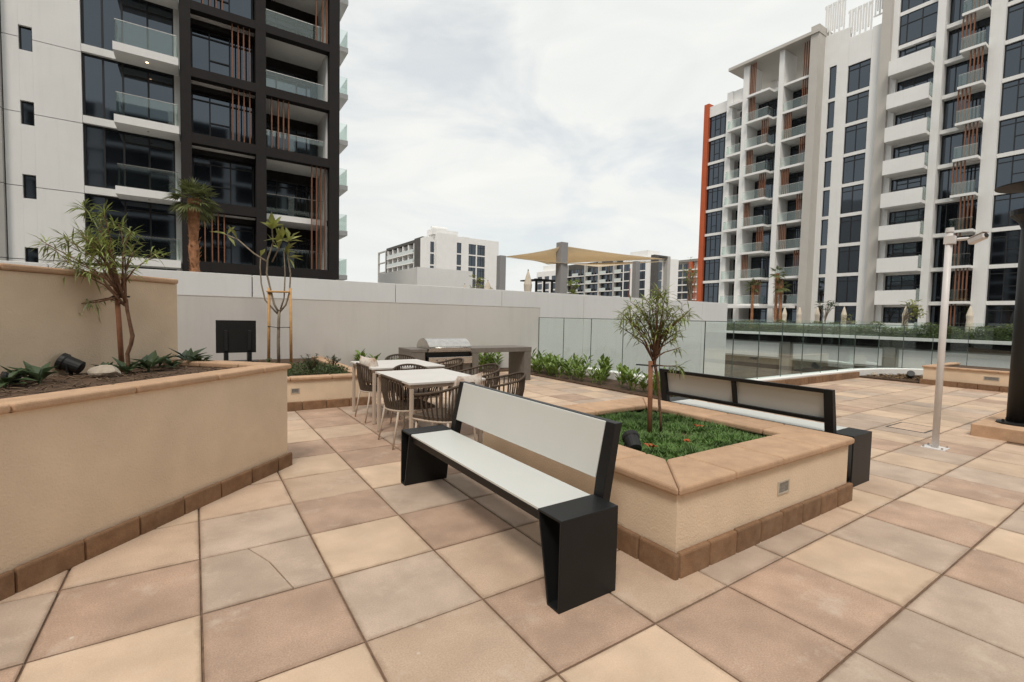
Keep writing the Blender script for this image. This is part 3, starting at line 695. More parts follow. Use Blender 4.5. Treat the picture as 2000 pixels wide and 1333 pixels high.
rock('small pale stone at the left end of the corner bed', (15.5, 5.2, .07), .12, .1, .07, 5)

exec_after = []
# ------------------------------------------------------------------ plants
def rnd(r_, a, b): return r_.uniform(a, b)
def vr(u, d, z): return Vector((RT.x*u+FWD.x*d, RT.y*u+FWD.y*d, z))
def narrow_tree(name, label, base, trunk, forks, tips, seed, Lf=.12, Wf=.012):
    """trunk/forks/tips: (u, z) metres in the view plane through the base; depth is spread at random"""
    r_ = random.Random(seed); t = thing(name, label, 'tree', base)
    tr = MB(); tr.tube([vr(p[0], 0, p[1]) for p in trunk[0]], trunk[1], 9)
    m1, m2 = MB(), MB(); ends = []
    for n_, tp in enumerate(tips):
        u, z, sz = tp; fk = Vector(vr(*[forks[n_ % len(forks)][0], 0, forks[n_ % len(forks)][1]])); dep = rnd(r_, -.20, .20)
        e = vr(u, dep, z); mid = fk+Vector(((e.x-fk.x)*.36, (e.y-fk.y)*.36, (e.z-fk.z)*.56))+vr(rnd(r_, -.02, .02), rnd(r_, -.02, .02), 0)
        pts = [fk, fk.lerp(mid, .55), mid, mid.lerp(e, .55), e]; tr.tube(pts, [.0075, .0065, .0055, .004, .0025], 6)
        d = (e-mid).normalized(); ends.append((e, d, sz)); ends.append((mid.lerp(e, .66), d, sz*.45)); ends.append((mid.lerp(e, .3), d, sz*.2))
        if sz > .6:
            for q in range(2):
                f = rnd(r_, .35, .9); s_ = mid.lerp(e, f); d2 = (d+Vector((rnd(r_, -1, 1), rnd(r_, -1, 1), rnd(r_, -.4, .8)))*.8).normalized(); tp2 = s_+d2*rnd(r_, .07, .15)
                tr.tube([s_, tp2], [.003, .002], 4); ends.append((tp2, d2, sz*.75))
    for p, d, sz in ends:
        for k in range(int(11*sz)+2):
            dd = d*.45+Vector((rnd(r_, -1, 1), rnd(r_, -1, 1), rnd(r_, -.7, .8))).normalized(); q = p-d*rnd(r_, 0, .09)*sz
            (m1 if r_.random() < .62 else m2).leaf(q, dd, Lf*rnd(r_, .6, 1.2)*(.6+.4*sz), Wf*rnd(r_, .8, 1.2), droop=rnd(r_, .05, .55))
    obj('trunk', tr, M_BARK, t, smooth=True)
    n0 = len(m1.f); mb = MB(); mb.v = m1.v+m2.v; off = len(m1.v); mb.f = m1.f+[tuple(i+off for i in f) for f in m2.f]
    me = mb.mesh('crown'); me.materials.append(M_LNARROW); me.materials.append(M_LNARROW2)
    for i, p in enumerate(me.polygons): p.material_index = 0 if i < n0 else 1
    link('crown', me, None, t)
    return t
cb = Vector((3.36, 2.68, .43))
def cz(x, y): return ((1180+x/3.703-1305)/228, (847-(540+y/3.703))/228)
ctips = [cz(x, y)+(s_,) for x, y, s_ in [(390, 60, 1), (365, 120, 1), (320, 165, .9), (440, 130, .9), (470, 170, .7), (160, 235, 1), (190, 275, .8), (150, 330, .6), (250, 230, .7), (240, 320, .9), (270, 400, .6), (265, 330, .6), (570, 185, .7), (575, 250, .8), (660, 205, 1), (610, 260, .7), (560, 360, .7), (600, 350, .5), (510, 225, .8), (545, 410, .7), (460, 300, .9), (400, 260, 1), (430, 330, .9), (345, 240, .9), (330, 320, .8), (490, 390, .7), (380, 380, .6), (640, 625, .8), (550, 470, .4), (410, 190, 1), (360, 420, .3), (520, 300, .7)]]
narrow_tree('young_tree', 'young narrow leaved tree tied to a round stake in the centre planter', cb, ([cz(480, 1100), cz(475, 1000), cz(462, 900), cz(455, 800), cz(440, 700), cz(415, 600), cz(420, 500)], [.011, .011, .012, .012, .012, .014, .009]), [cz(415, 610), cz(400, 570), cz(430, 560)], ctips, 21, .135, .0135)
def stake(label, base, h, r0, m, lean=(0, 0)):
    o = obj('timber_stake', MB().tube([(0, 0, -.05), (lean[0]*.5, lean[1]*.5, h*.5), (lean[0], lean[1], h)], [r0, r0*.98, r0*.93], 12), m, smooth=True, loc=base); return tag(o, label, 'tree stake')
stake('round brown stake holding the young tree in the centre planter', (3.27, 2.70, .43), .66, .021, M_STAKE, (-.01, .01))
tie = obj('tree_tie', MB().tube([(3.29+.04*math.cos(a), 2.70+.03*math.sin(a), 1.05) for a in [i*.6 for i in range(11)]], .006, 6).tube([(3.27, 2.72, 1.05), (3.17, 2.79, 1.055)], .006, 6), M_BLACK); tag(tie, 'black tie round the stake in the centre planter', 'tree tie')
lb = Vector((-.455, 4.97, .90))
def lz(x, y): return ((x/3.173-252)/238, (727-(380+y/3.173))/238)
ltips = [lz(x, y)+(s_,) for x, y, s_ in [(620, 85, 1.1), (560, 140, .9), (700, 115, .9), (660, 170, 1), (740, 190, .7), (560, 235, 1), (640, 260, 1.1), (720, 270, .9), (780, 300, .8), (430, 225, 1), (350, 240, .9), (300, 290, .8), (400, 330, .8), (480, 300, .9), (330, 390, .7), (430, 400, .8), (560, 350, 1), (650, 360, 1), (740, 370, .8), (500, 450, .9), (600, 460, .9), (690, 440, .7), (570, 540, .5), (480, 615, .6), (540, 660, .8), (470, 680, .6), (925, 340, .7), (880, 360, .4), (760, 430, .6), (820, 330, .6), (540, 420, .8)]]
narrow_tree('young_tree', 'young narrow leaved tree with a bent trunk in the left planter', lb, ([lz(800, 1125), lz(800, 1040), lz(797, 970), lz(820, 910), lz(830, 860), lz(815, 780), lz(800, 700), lz(795, 640), lz(770, 590)], [.016, .015, .015, .015, .016, .013, .013, .014, .009]), [lz(770, 590), lz(760, 620), lz(745, 590), lz(795, 680)], ltips, 8, .155, .0135)
stake('round brown stake beside the bent tree in the left planter', (-.50, 5.06, .90), .76, .019, M_STAKE, (-.03, 0))
tie = obj('tree_tie', MB().tube([(-.52+.04*math.cos(a), 5.06+.03*math.sin(a), 1.535) for a in [i*.6 for i in range(11)]], .007, 6).tube([(-.5, 5.05, 1.535), (-.44, 5.0, 1.54)], .007, 6), M_BLACK); tag(tie, 'black tie between stake and tree in the left planter', 'tree tie')

def broad_tree(name, label, base, paths, clusters, seed, mleaf, Lf=.3, Wf=.09, bark=M_BARKG, n=7):
    r_ = random.Random(seed); t = thing(name, label, 'tree', base); tr = MB()
    for pts, r0, r1 in paths:
        k = len(pts); tr.tube(pts, [r0+(r1-r0)*i/(k-1) for i in range(k)], 8)
    obj('trunk', tr, bark, t, smooth=True)
    mb = MB()
    for c, d, nn in clusters:
        for k in range(nn):
            dd = Vector(d).normalized()*.7+Vector((rnd(r_, -1, 1), rnd(r_, -1, 1), rnd(r_, -.5, 1))).normalized()
            mb.leaf(c, dd, Lf*rnd(r_, .6, 1.15), Wf*rnd(r_, .8, 1.2), droop=rnd(r_, 0, .35), fold=.15)
    obj('crown', mb, mleaf, t)
    return t
def P(u, z, d=0): return (RT.x*u+FWD.x*d, RT.y*u+FWD.y*d, z)
# plumeria: pixel offsets at ~ 107 px per metre
pl_paths = [([P(0, 0), P(-.01, .4), P(0, .85), P(.01, 1.0)], .03, .024),
            ([P(0, .98), P(-.08, 1.12), P(-.14, 1.35), P(-.22, 1.7), P(-.20, 1.95), P(-.10, 2.25), P(-.12, 2.5)], .022, .012),
            ([P(-.20, 1.9), P(-.45, 2.05), P(-.75, 2.3), P(-.95, 2.38)], .016, .01),
            ([P(-.02, .95), P(-.25, 1.2), P(-.32, 1.5), P(-.34, 1.8), P(-.33, 2.0)], .016, .01),
            ([P(.01, .98), P(.13, 1.12), P(.20, 1.35), P(.22, 1.7), P(.17, 2.0), P(.19, 2.3)], .018, .011),
            ([P(.02, 1.0), P(.10, 1.25), P(.12, 1.7), P(.10, 2.1)], .015, .009),
            ([P(-.12, 1.9), P(.0, 2.15), P(.06, 2.3)], .013, .009)]
pl_cl = [(P(-.12, 2.5), P(-.1, 1), 7), (P(-.95, 2.38), P(-.6, .6), 4), (P(-.75, 2.3), P(0, 1), 1), (P(.06, 2.3), P(.1, 1), 7), (P(.19, 2.3), P(.3, 1), 8), (P(.10, 2.1), P(.2, .3), 5), (P(.17, 2.0), P(.3, .2), 5), (P(-.33, 2.0), P(0, 1), 1), (P(.0, 2.15), P(.0, .6), 3)]
broad_tree('plumeria_tree', 'bare branched young plumeria held between two pale timber stakes', (1.30, 9.7, .45), pl_paths, pl_cl, 4, M_LBIG, .34, .115)
st = thing('stake_frame', 'pale timber stakes joined by a crossbar round the young plumeria', 'tree support', (1.30, 9.7, .45))
for u in (-.19, .23): obj('stake', MB().tube([P(u, -.05), P(u*.93, 1.43)], .026, 10), M_STAKEP, st, smooth=True)
obj('crossbar', MB().tube([P(-.2, 1.36, -.04), P(.22, 1.36, -.04)], .018, 8), M_STAKEP, st)
obj('tie', MB().tube([P(-.19, .72, -.03), P(.0, .70, -.04), P(.22, .71, -.03)], .006, 6), M_BLACK, st)

def rosette(name, label, cat, loc, seed, m, n=12, L_=.22, Wd=.07, up_=.9, group=None, stem=.0, sc=1, mstem=None):
    r_ = random.Random(seed); mb = MB()
    for k in range(n):
        a = rnd(r_, 0, 6.28); dd = (math.cos(a), math.sin(a), rnd(r_, .2, 1)*up_)
        mb.leaf((math.cos(a)*.01, math.sin(a)*.01, stem*rnd(r_, .3, 1)), dd, L_*rnd(r_, .7, 1.2), Wd*rnd(r_, .8, 1.2), droop=rnd(r_, 0, .3), fold=.18)
    if stem: mb.tube([(0, 0, -.02), (0, 0, stem)], .008, 5)
    o = obj(name, mb, m, loc=loc); o.scale = (sc,)*3
    return tag(o, label, cat, group)
def ginger_mesh(seed):
    r_ = random.Random(seed); mb = MB()
    for s_ in range(r_.randint(4, 6)):
        a = rnd(r_, 0, 6.28); lean_ = Vector((math.cos(a)*rnd(r_, .1, .45), math.sin(a)*rnd(r_, .1, .45), 1)).normalized(); h = rnd(r_, .22, .40)
        b0 = Vector((math.cos(a)*.04, math.sin(a)*.04, -.02)); mb.tube([b0, b0+lean_*h], [.008, .004], 5)
        for k in range(8):
            f = .25+.75*k/7; aa = a+k*2.6+rnd(r_, -.4, .4); dd = lean_*.9+Vector((math.cos(aa), math.sin(aa), 0))*rnd(r_, .5, .9)
            mb.leaf(b0+lean_*h*f, dd, rnd(r_, .16, .28), rnd(r_, .062, .09), droop=rnd(r_, .0, .3), fold=.2)
    me = mb.mesh('ginger_plant'); me.materials.append(M_GINGER); return me
GM = [ginger_mesh(s_) for s_ in range(6)]
rg = random.Random(2)
def ginger(x, y, sc=1):
    o = link('ginger_plant', rg.choice(GM), None, None, (x, y, .03), (0, 0, rnd(rg, 0, 6.28))); o.scale = (sc,)*3
    tag(o, 'bright green leafy ginger plant in the bed between paving and white kerb', 'plant', 'ginger plants in the bed along the kerb')
y = 5.45
while y < 10.4:
    ginger(7.22+rnd(rg, -.1, .12), y+rnd(rg, -.08, .08), rnd(rg, .7, 1.1))
    
    if rg.random() < .65: ginger(7.72+rnd(rg, -.12, .15), y+.15+rnd(rg, -.08, .08), rnd(rg, .9, 1.3))
    y += rnd(rg, .26, .40)
x = 3.2
while x < 7.0:
    ginger(x+rnd(rg, -.08, .08), 10.68+rnd(rg, -.12, .12), rnd(rg, .9, 1.3)); x += .32
# plants in the left planter
def onsoil(px_, k_):   # point with y - x = k_ on the column px_
    d = FWD+RT*((px_-1000)/925.8)-UP*((710-666.5)/925.8); r = d.x/d.y; y = k_/(1-r); return y*r, y
for i, (px_, k_, s_, sc, nm) in enumerate([(8, 5.35, 1, 1.0, 'first from the left edge'), (75, 5.35, 2, 1.15, 'second from the left edge'), (35, 5.7, 22, .8, 'at the far left against the cream wall'), (205, 5.55, 3, .8, 'just behind the pale rock'), (247, 5.35, 4, .95, 'at the foot of the bent tree'), (290, 5.3, 5, 1.15, 'right of the bent tree'), (312, 5.6, 6, 1.0, 'behind the broad one right of the tree'), (336, 5.35, 7, .8, 'towards the far corner'), (368, 5.5, 8, 1.3, 'tallest one near the far corner'), (392, 5.35, 9, .9, 'nearest the far corner')]):
    x_, y_ = onsoil(px_, k_)
    rosette('broadleaf_plant', 'dark glossy low plant in the left planter, '+nm, 'plant', (x_, y_, .915), s_, M_LDARK, 17, .15, .06, 1.1, 'broad leaved plants in the left planter', stem=.05, sc=sc)
# twiggy mulch on the planter soil
r_ = random.Random(9); mb = MB()
for k in range(500):
    q = diag(rnd(r_, -3, -.25), rnd(r_, -1.2, -.22)); a = rnd(r_, 0, 6.28); l_ = rnd(r_, .02, .07)
    mb.tube([(q.x, q.y, .918), (q.x+math.cos(a)*l_, q.y+math.sin(a)*l_, .922+rnd(r_, 0, .015))], rnd(r_, .002, .005), 4)
stuff(tag(obj('mulch', mb, mat('twigs', (.14, .095, .06), rough=.9, var=.4, scale=20)), 'dry twigs and mulch on the soil of the left planter', 'mulch'))
mb = MB()
for k in range(260):
    x, y = rnd(r_, 15.1, 17.0), rnd(r_, 4.15, 5.3)
    if x > 16.2 and y > 5.0: continue
    a = rnd(r_, 0, 6.28); mb.leaf((x, y, .04), (math.cos(a), math.sin(a), .6), rnd(r_, .06, .16), .04)
stuff(tag(obj('dry_ground_cover', mb, mat('dry leaves', (.16, .10, .045), rough=.9, var=.5, scale=8)), 'dry brown ground cover in the corner bed by the kerb', 'ground cover'))
# rear planter shrubs
r_ = random.Random(15); mb = MB()
for k in range(3800):
    x, y = rnd(r_, .6, 2.15), rnd(r_, 7.7, 8.9)
    h = .10+.05*math.sin(x*5)+.04*math.sin(y*7); a = rnd(r_, 0, 6.28)
    mb.leaf((x, y, .45+rnd(r_, 0, h)), (math.cos(a), math.sin(a), rnd(r_, .1, 1.2)), rnd(r_, .03, .06), rnd(r_, .018, .03))
stuff(tag(obj('ground_cover', mb, leafmat('small shrub leaves', (.065, .095, .028), var=.5, scale=5)), 'low green ground cover filling the rear planter', 'ground cover'))
def shrub(label, base, h, w, seed, n=260, m=None):
    r_ = random.Random(seed); t = thing('small_shrub', label, 'shrub', base); tr = MB(); mb = MB()
    for k in range(9):
        a = rnd(r_, 0, 6.28); e = Vector((math.cos(a)*w*rnd(r_, .2, 1), math.sin(a)*w*rnd(r_, .2, 1), h*rnd(r_, .55, 1))); m_ = e*.5+Vector((0, 0, h*.12)); tr.tube([(0, 0, -.02), m_, e], [.006, .004, .002], 5)
        for q in range(n//9):
            f = rnd(r_, .3, 1); p = m_.lerp(e, (f-.5)*2) if f > .5 else m_*(f*2); aa = rnd(r_, 0, 6.28)
            mb.leaf(p, (math.cos(aa), math.sin(aa), rnd(r_, -.2, .8)), rnd(r_, .03, .06), rnd(r_, .014, .022))
    obj('stems', tr, M_BARK, t); obj('foliage', mb, m or MATS['small shrub leaves'], t)
shrub('taller wispy shrub with red brown stems in the rear planter', (1.55, 8.0, .45), .34, .2, 1, 420)
shrub('small wispy shrub at the right end of the rear planter', (2.0, 8.6, .45), .3, .15, 2)
shrub('thin shrub in the rear planter beside the stakes', (1.05, 8.9, .45), .2, .18, 3)
# grass in the centre planter
r_ = random.Random(33); mb = MB()
for k in range(3400):
    x, y = rnd(r_, 2.63, 4.10), rnd(r_, 2.0, 3.42)
    if math.hypot(x-3.36, y-2.66) < .06 or (math.hypot(x-3.55, y-2.55) < .09 and r_.random() < .8): continue
    hh = .06+.03*math.sin(x*9+y*4)*math.sin(y*8)+rnd(r_, 0, .02)
    for q in range(6):
        a = rnd(r_, 0, 6.28); mb.leaf((x, y, .43), (math.cos(a)*.7, math.sin(a)*.7, rnd(r_, .5, 1.3)), hh*rnd(r_, .8, 1.5), .009, droop=rnd(r_, .1, .5))
stuff(tag(obj('grass', mb, M_GRASS), 'tufted green grass filling the centre planter', 'grass'))
for i, (x, y) in enumerate([(3.0, 3.30), (3.18, 2.25), (3.72, 2.55), (2.82, 2.3)]):
    m_ = MB(); rr = random.Random(i)
    for q in range(7):
        a = rnd(rr, 0, 6.28); m_.leaf((rnd(rr, -.02, .02), rnd(rr, -.02, .02), .0), (math.cos(a), math.sin(a), rnd(rr, .2, .9)), .05, .028, droop=.1, fold=.2)
    o = obj('dry_leaf', m_, mat('fallen leaf', (.42, .10, .03), rough=.8, var=.2), loc=(x, y, .50))
    tag(o, ['curled orange dry leaf at the back left corner of the grass', 'orange dry leaf in the grass near the front coping', 'faded dry leaf in the grass right of the young tree', 'dry leaf beside the spotlight in the grass'][i], 'dry leaf')
# grass by the lamp
mb = MB()
for k in range(5000):
    x, y = rnd(r_, 8.98, 10.9), rnd(r_, -.8, 1.44); a = rnd(r_, 0, 6.28); mb.leaf((x, y, .13), (math.cos(a)*.5, math.sin(a)*.5, 1), rnd(r_, .03, .06), .006)
stuff(tag(obj('grass', mb, M_GRASS), 'short lawn inside the stone kerb behind the lamp post', 'grass'))

def palm(label, base, h, r0, nf=34, fl=.55, seed=1, group=None, mt=M_PTRUNK, fan=True, old=8):
    r_ = random.Random(seed); t = thing('palm_tree', label, 'palm', base, 0, group)
    tr = MB(); k = 14
    tr.tube([(.02*math.sin(i*.5), .015*math.cos(i*.6), h*i/k) for i in range(k+1)], [r0*(1+.12*((i*7) % 3-1)+(.25 if i > k-3 else 0)) for i in range(k+1)], 12)
    for q in range(int(30*h)):
        a = rnd(r_, 0, 6.28); z = rnd(r_, .1*h, h); tr.leaf((math.cos(a)*r0*.95, math.sin(a)*r0*.95, z), (math.cos(a)*.6, math.sin(a)*.6, 1), .16, .07, droop=0)
    obj('trunk', tr, mt, t)
    mb = MB()
    for q in range(nf):
        el = R(rnd(r_, -35, 88)) if q > old else R(rnd(r_, -60, -20)); a = q*2.4
        d = Vector((math.cos(a)*math.cos(el), math.sin(a)*math.cos(el), math.sin(el))); pet = fl*rnd(r_, .45, .65); c = Vector((0, 0, h))+d*pet-Vector((0, 0, .03))
        mb.tube([(0, 0, h-.05), Vector((0, 0, h))+d*pet*.5+Vector((0, 0, .02)), c], .009, 4)
        side = d.cross(Vector((0, 0, 1))).normalized() if abs(d.z) < .97 else Vector((1, 0, 0)); upv = side.cross(d)
        for j in range(-7, 8):
            th = j*.19; dd = d*math.cos(th)+side*math.sin(th)+upv*.12*abs(math.sin(th))
            mb.leaf(c, dd, fl*(.8-.25*abs(th)/1.4), .045*fl/.55, droop=rnd(r_, .12, .4), fold=.3)
    obj('crown', mb, M_PALM, t)
    return t
palm('fan palm with shaggy orange brown trunk before the dark framed balconies', (.03, 20.0, 1.3), 3.95, .15, nf=44, fl=.68, seed=3)

# ------------------------------------------------------------------ buildings
WC = {}
def window(parent, x0, x1, z0, z1, y, mull=(), trans=(), bar=.06, label=None, gm=None):
    key = (round(x1-x0, 2), round(z1-z0, 2), tuple(mull), tuple(trans), bar)
    w, h = x1-x0, z1-z0
    if key not in WC:
        mb = MB(); d0, d1 = 0, .09
        mb.box(0, bar, d0, d1, 0, h).box(w-bar, w, d0, d1, 0, h).box(bar, w-bar, d0, d1, 0, bar).box(bar, w-bar, d0, d1, h-bar, h)
        for f in mull: mb.box(w*f-bar/2, w*f+bar/2, d0+.003, d1, bar, h-bar)
        for (fa, fb, fz) in trans: mb.box(max(bar, w*fa), min(w-bar, w*fb), d0+.006, d1-.003, h*fz-bar/2, h*fz+bar/2)
        me = mb.mesh('window'); me.materials.append(M_FRAME)
        # panes split at the mullions
        xs_ = [bar]+[w*f for f in mull]+[w-bar]; panes = []
        for a, b in zip(xs_, xs_[1:]):
            pm = MB().box(a+.004, b-.004, .06, .075, bar, h-bar).mesh('pane'); pm.materials.append(gm or M_WIN); panes.append(pm)
        WC[key] = (me, panes)
    me, panes = WC[key]
    o = link('window', me, None, parent, (x0, y, z0))
    for pm in panes:
        p = link('pane', pm, None, o); p.rotation_euler = (R(random.uniform(-.25, .25)), 0, R(random.uniform(-.25, .25)))
    return o
def rail(parent, x0, x1, y, z, h=1.0, side=None, sy=None, m=M_GLASS):
    """glass rail on a slab; side = x where it returns to depth sy"""
    g_ = obj('glass_rail', MB().box(x0, x1, y, y+.02, z, z+h), m, parent)
    obj('handrail', MB().box(x0, x1, y-.01, y+.03, z+h+.001, z+h+.03), M_STEEL, g_)
    if side is not None:
        obj('side_glass', MB().box(side, side+.02, y+.021, sy, z, z+h), m, g_)
        obj('handrail', MB().box(side-.01, side+.03, y+.031, sy, z+h+.001, z+h+.03), M_STEEL, g_)
    return g_

# ---- left building (faces -y), local y=0 is the white wall plane
LB = thing('apartment_building', 'white apartment block with black framed balconies at the upper left', 'building', (0, 29.2, 0))
bx('building_body', -30, 6.88, 1.7, 16, -5, 26, M_WHITE, LB)
bx('building_body', -30, -.7, .35, 1.699, -5, 26, M_DARK, LB)
zs = [.35, 3.5, 6.65, 9.78, 12.93, 16.08, 19.23, 22.4, 25.5]
for a, b in zip(zs, zs[1:]):
    bx('wall_panel', -6.62, -6.12, 0, .3, a+.015, b-.015, M_WHITE, LB)
    bx('wall_panel', -5.69, -4.12, 0, .3, a+.015, b-.015, M_WHITE, LB)
    bx('wall_panel', -12.0, -6.66, -.2, .3, a+.015, b-.015, M_GREY, LB)
for z in zs[:-1]:
    window(LB, -6.1, -5.71, z-.5 if z > .5 else .4, z+.5, .12, bar=.03)
    bx('wall_panel', -6.118, -5.692, 0, .3, z+.515, z+3.15-.515, M_WHITE, LB)
bx('wall_base', -12, -4.12, .0, .3, -5, .33, M_WHITE, LB)
for k in range(-1, 7):
    b = 3.52+3.15*k
    bx('floor_slab', -4.1, -.7, -.04, .34, b, b+.33, M_WHITE, LB)
    window(LB, -4.1, -.7, b+.34, b+3.14, .14, mull=(.21, .42, .70), trans=((.42, 1, .82),), bar=.07)
    sl = bx('balcony', -2.88, -.5, -1.3, -.041, b-.08, b+.27, M_WHITE, LB)
    gx = obj('glass_rail', MB().box(-2.78, -.56, -1.24, -1.22, b+.27, b+1.25), M_GLASS, sl)
    obj('side_glass', MB().box(-2.80, -2.78, -1.219, -.1, b+.27, b+1.25).box(-.60, -.58, -1.219, -.1, b+.27, b+1.25), M_GLASS, sl)
    obj('handrail', MB().box(-2.81, -.56, -1.25, -1.21, b+1.251, b+1.28).box(-2.81, -2.77, -1.209, -.1, b+1.251, b+1.28), M_STEEL, sl)
    dl = obj('downlight', MB().lathe([(.05, -.012), (.05, 0)], c=(-1.7, -.75, b-.081), seg=12), M_STEEL, sl)
    if k == 3:
        em = bpy.data.materials.new('lit downlight'); em.use_nodes = True; bs = em.node_tree.nodes['Principled BSDF']; bs.inputs['Emission Color'].default_value = (1, .55, .3, 1); bs.inputs['Emission Strength'].default_value = 6
        dl.data.materials.clear(); dl.data.materials.append(em)
bx('pier', -.7, -.47, -.08, .34, -5, 26, M_WHITE, LB)
# dark frame
for (a, b) in ((-.45, -.01), (2.73, 3.2), (6.33, 6.86)): bx('frame_post', a, b, -1.2, -.7, 3.36, 25, M_DARK, LB)
bx('frame_side', -.45, -.02, -.699, .34, 3.36, 25, M_DARK, LB)
bx('frame_side', 2.76, 3.17, -.699, 1.4, 3.36, 25, M_DARK, LB)
bx('frame_side', 6.345, 6.85, -.699, 1.69, 3.36, 25, M_DARK, LB)
BE = [(3.36, 3.83), (6.3, 6.78), (9.49, 9.97), (12.6, 13.04), (15.73, 16.13), (18.88, 19.28), (22.0, 22.4)]
for i, (a, b) in enumerate(BE):
    bx('frame_beam', -.009, 2.729, -1.19, -.72, a, b, M_DARK, LB)
    if i != 1: bx('frame_beam', 3.201, 6.329, -1.19, -.72, a, b, M_DARK, LB)
for i in range(6):
    fl, ce = BE[i][1], BE[i+1][0]
    bx('floor_slab', -.009, 2.729, -.70, -.45, ce-.06, ce+.3, M_WHITE, LB)
    bx('floor_slab', -.009, 2.729, -.44, .4, ce-.3, ce+.3, M_DARK, LB)
    window(LB, 0, 2.72, fl-.02, ce-.32, -.12, mull=(.283, .607), trans=((0, 1, .86), (.283, .607, .42)), bar=.06)
    fr = {0: (.18, .29, .385, .48), 1: (), 2: (.632, .728, .815, .91) if False else (), 3: (.632, .728, .815, .91), 2.5: (), 4: (.18, .29, .385, .48), 5: (.6, .7, .8, .9)}.get(i, ())
    if i == 2: fr = (.632, .728, .815, .91)
    for f in fr: bx('fin', 2.72*f-.025, 2.72*f+.025, -1.0, -.86, fl+.001, ce-.001, M_FIN, LB)
for i in (0, 1, 2, 3, 4, 5):
    fl, ce = BE[i][1], BE[i+1][0]
    if i == 0: ce = 6.34
    if i == 1: fl = 6.66
    bx('ceiling', 3.201, 6.30, -.699, 1.4, ce+.001, ce+.26, M_WHITE, LB)
    bx('side_wall', 6.24, 6.343, -.698, 1.4, fl, ce, M_WHITE, LB)
    window(LB, 3.2, 6.23, fl-.05, ce-.5, 1.42, mull=(.27, .62, .8), trans=((0, 1, .85),), bar=.07)
    bx('header', 3.2, 6.23, 1.4, 1.6, ce-.49, ce, M_DARK, LB)
    rail(LB, 3.21, 6.10, -.66, fl+.0, 1.02)
bx('floor_slab', 3.201, 6.15, -.75, -.70, 6.34, 6.64, M_WHITE, LB)
for i, fs in ((5, (.8, .88, .96)), (4, (.79, .90, .965)), (2, (.09, .19, .27, .35))):
    for f in fs: bx('fin', 3.2+3.13*f-.025, 3.2+3.13*f+.025, -1.0, -.86, BE[i][1]+.001, BE[i+1][0]-.001, M_FIN, LB)
for f in (.72, .80, .87, .945): bx('fin', 3.2+3.13*f-.025, 3.2+3.13*f+.025, -1.0, -.86, 3.831, 9.489, M_FIN, LB)
# balcony furniture glimpsed in the third storey
for z in (6.3, 9.1, 11.85, 14.65, 17.45, 20.3, 3.55):
    sl = bx('balcony', 6.88, 8.05, 1.6, 6.5, z, z+.28, M_WHITE, LB)
    obj('glass_rail', MB().box(8.0, 8.02, 1.65, 6.45, z+.28, z+1.3).box(6.9, 7.99, 1.65, 1.67, z+.28, z+1.3), M_GLASS, sl)

# ---- right building: local x = -world y, local y = world x - 57.5
RB = thing('apartment_building', 'white apartment block with an orange end fin and stacked balconies at the upper right', 'building', (57.5, 0, 0), -math.pi/2)
def rbx(name, wy0, wy1, y0, y1, z0, z1, m, parent=RB): return bx(name, -wy1, -wy0, y0, y1, z0, z1, m, parent)
def rwin(wy0, wy1, z0, z1, y, mull=(), trans=(), bar=.07): return window(RB, -wy1, -wy0, z0, z1, y, mull, trans, bar)
rbx('building_body', 20.0, 39.4, 1.8, 16, -5, 29.6, M_WHITE, RB)
rbx('building_body', 2, 20.0, 1.8, 16, -5, 38, M_WHITE, RB)
rbx('orange_fin', 39.5, 40.2, -.2, 1.5, -.4, 30.4, M_ORANGE)
rbx('parapet', 36.7, 39.48, 0, .5, 28.6, 29.95, M_WHITE)
def zb(k): return 3.72+3.15*k
PZ = -1.0
for k in range(-1, 8):
    b, t = zb(k), zb(k)+2.8
    if k == -1: b = .4
    rwin(36.72, 39.44, b, t, .12, mull=(.28, .55, .8), trans=((0, 1, .84), (.28, .55, .34)))
    rbx('spandrel', 36.7, 39.46, -.02, .4, t+.005, t+.345, M_WHITE)
rbx('pier', 35.95, 36.7, -.5, .5, -5, 30.6, M_WHITE)
rbx('parapet', 34.31, 35.94, -.3, .5, 28.9, 30.6, M_WHITE)
for k in range(-1, 8):
    b, t = zb(k), zb(k)+2.8
    if k == -1: b = .4
    rwin(34.3, 35.93, b, t-.1, 1.3, mull=(.5,), trans=((0, 1, .8),))
    sl = rbx('balcony', 34.32, 36.2 if k >= 0 else 35.9, -1.0, 1.28, t+.02, t+.30, M_WHITE)
    if k < 7:
        rail(sl, -36.18, -34.4, -.98, t+.30, 1.0, side=-36.18, sy=-.51)
rbx('pier', 33.56, 34.3, -1.0, 1.78, -5, 32.7, M_WHITE)
lv = random.Random(4)
for k in range(-1, 8):
    b, t = zb(k), zb(k)+2.8
    if k == -1: b = .4
    rwin(30.0, 33.55, b, t-.1, 1.3, mull=(.33, .6, .8), trans=((0, 1, .82),))
    far_ = (k % 2 == 1)
    sl = rbx('balcony', 30.75, 33.55, -1.5, 1.28, t+.02, t+.27, M_WHITE)
    rbx('spandrel', 30.0, 30.74, -.4, 1.28, t+.02, t+.27, M_WHITE)
    if k < 7: rail(sl, -33.5, -30.85, -1.46, t+.27, 1.0, side=-30.87, sy=0)
    ys_ = [32.75+.19*q for q in range(4)] if far_ else [31.0+.22*q for q in range(4)]
    if k >= 0:
        for yy in ys_: rbx('fin', yy-.035, yy+.035, -1.1, -.95, b-.1 if k < 7 else b-.1, (t+.01) if k < 7 else 32.6, M_FIN)
rbx('pier', 29.42, 29.99, -1.0, 1.78, -5, 32.7, M_WHITE)
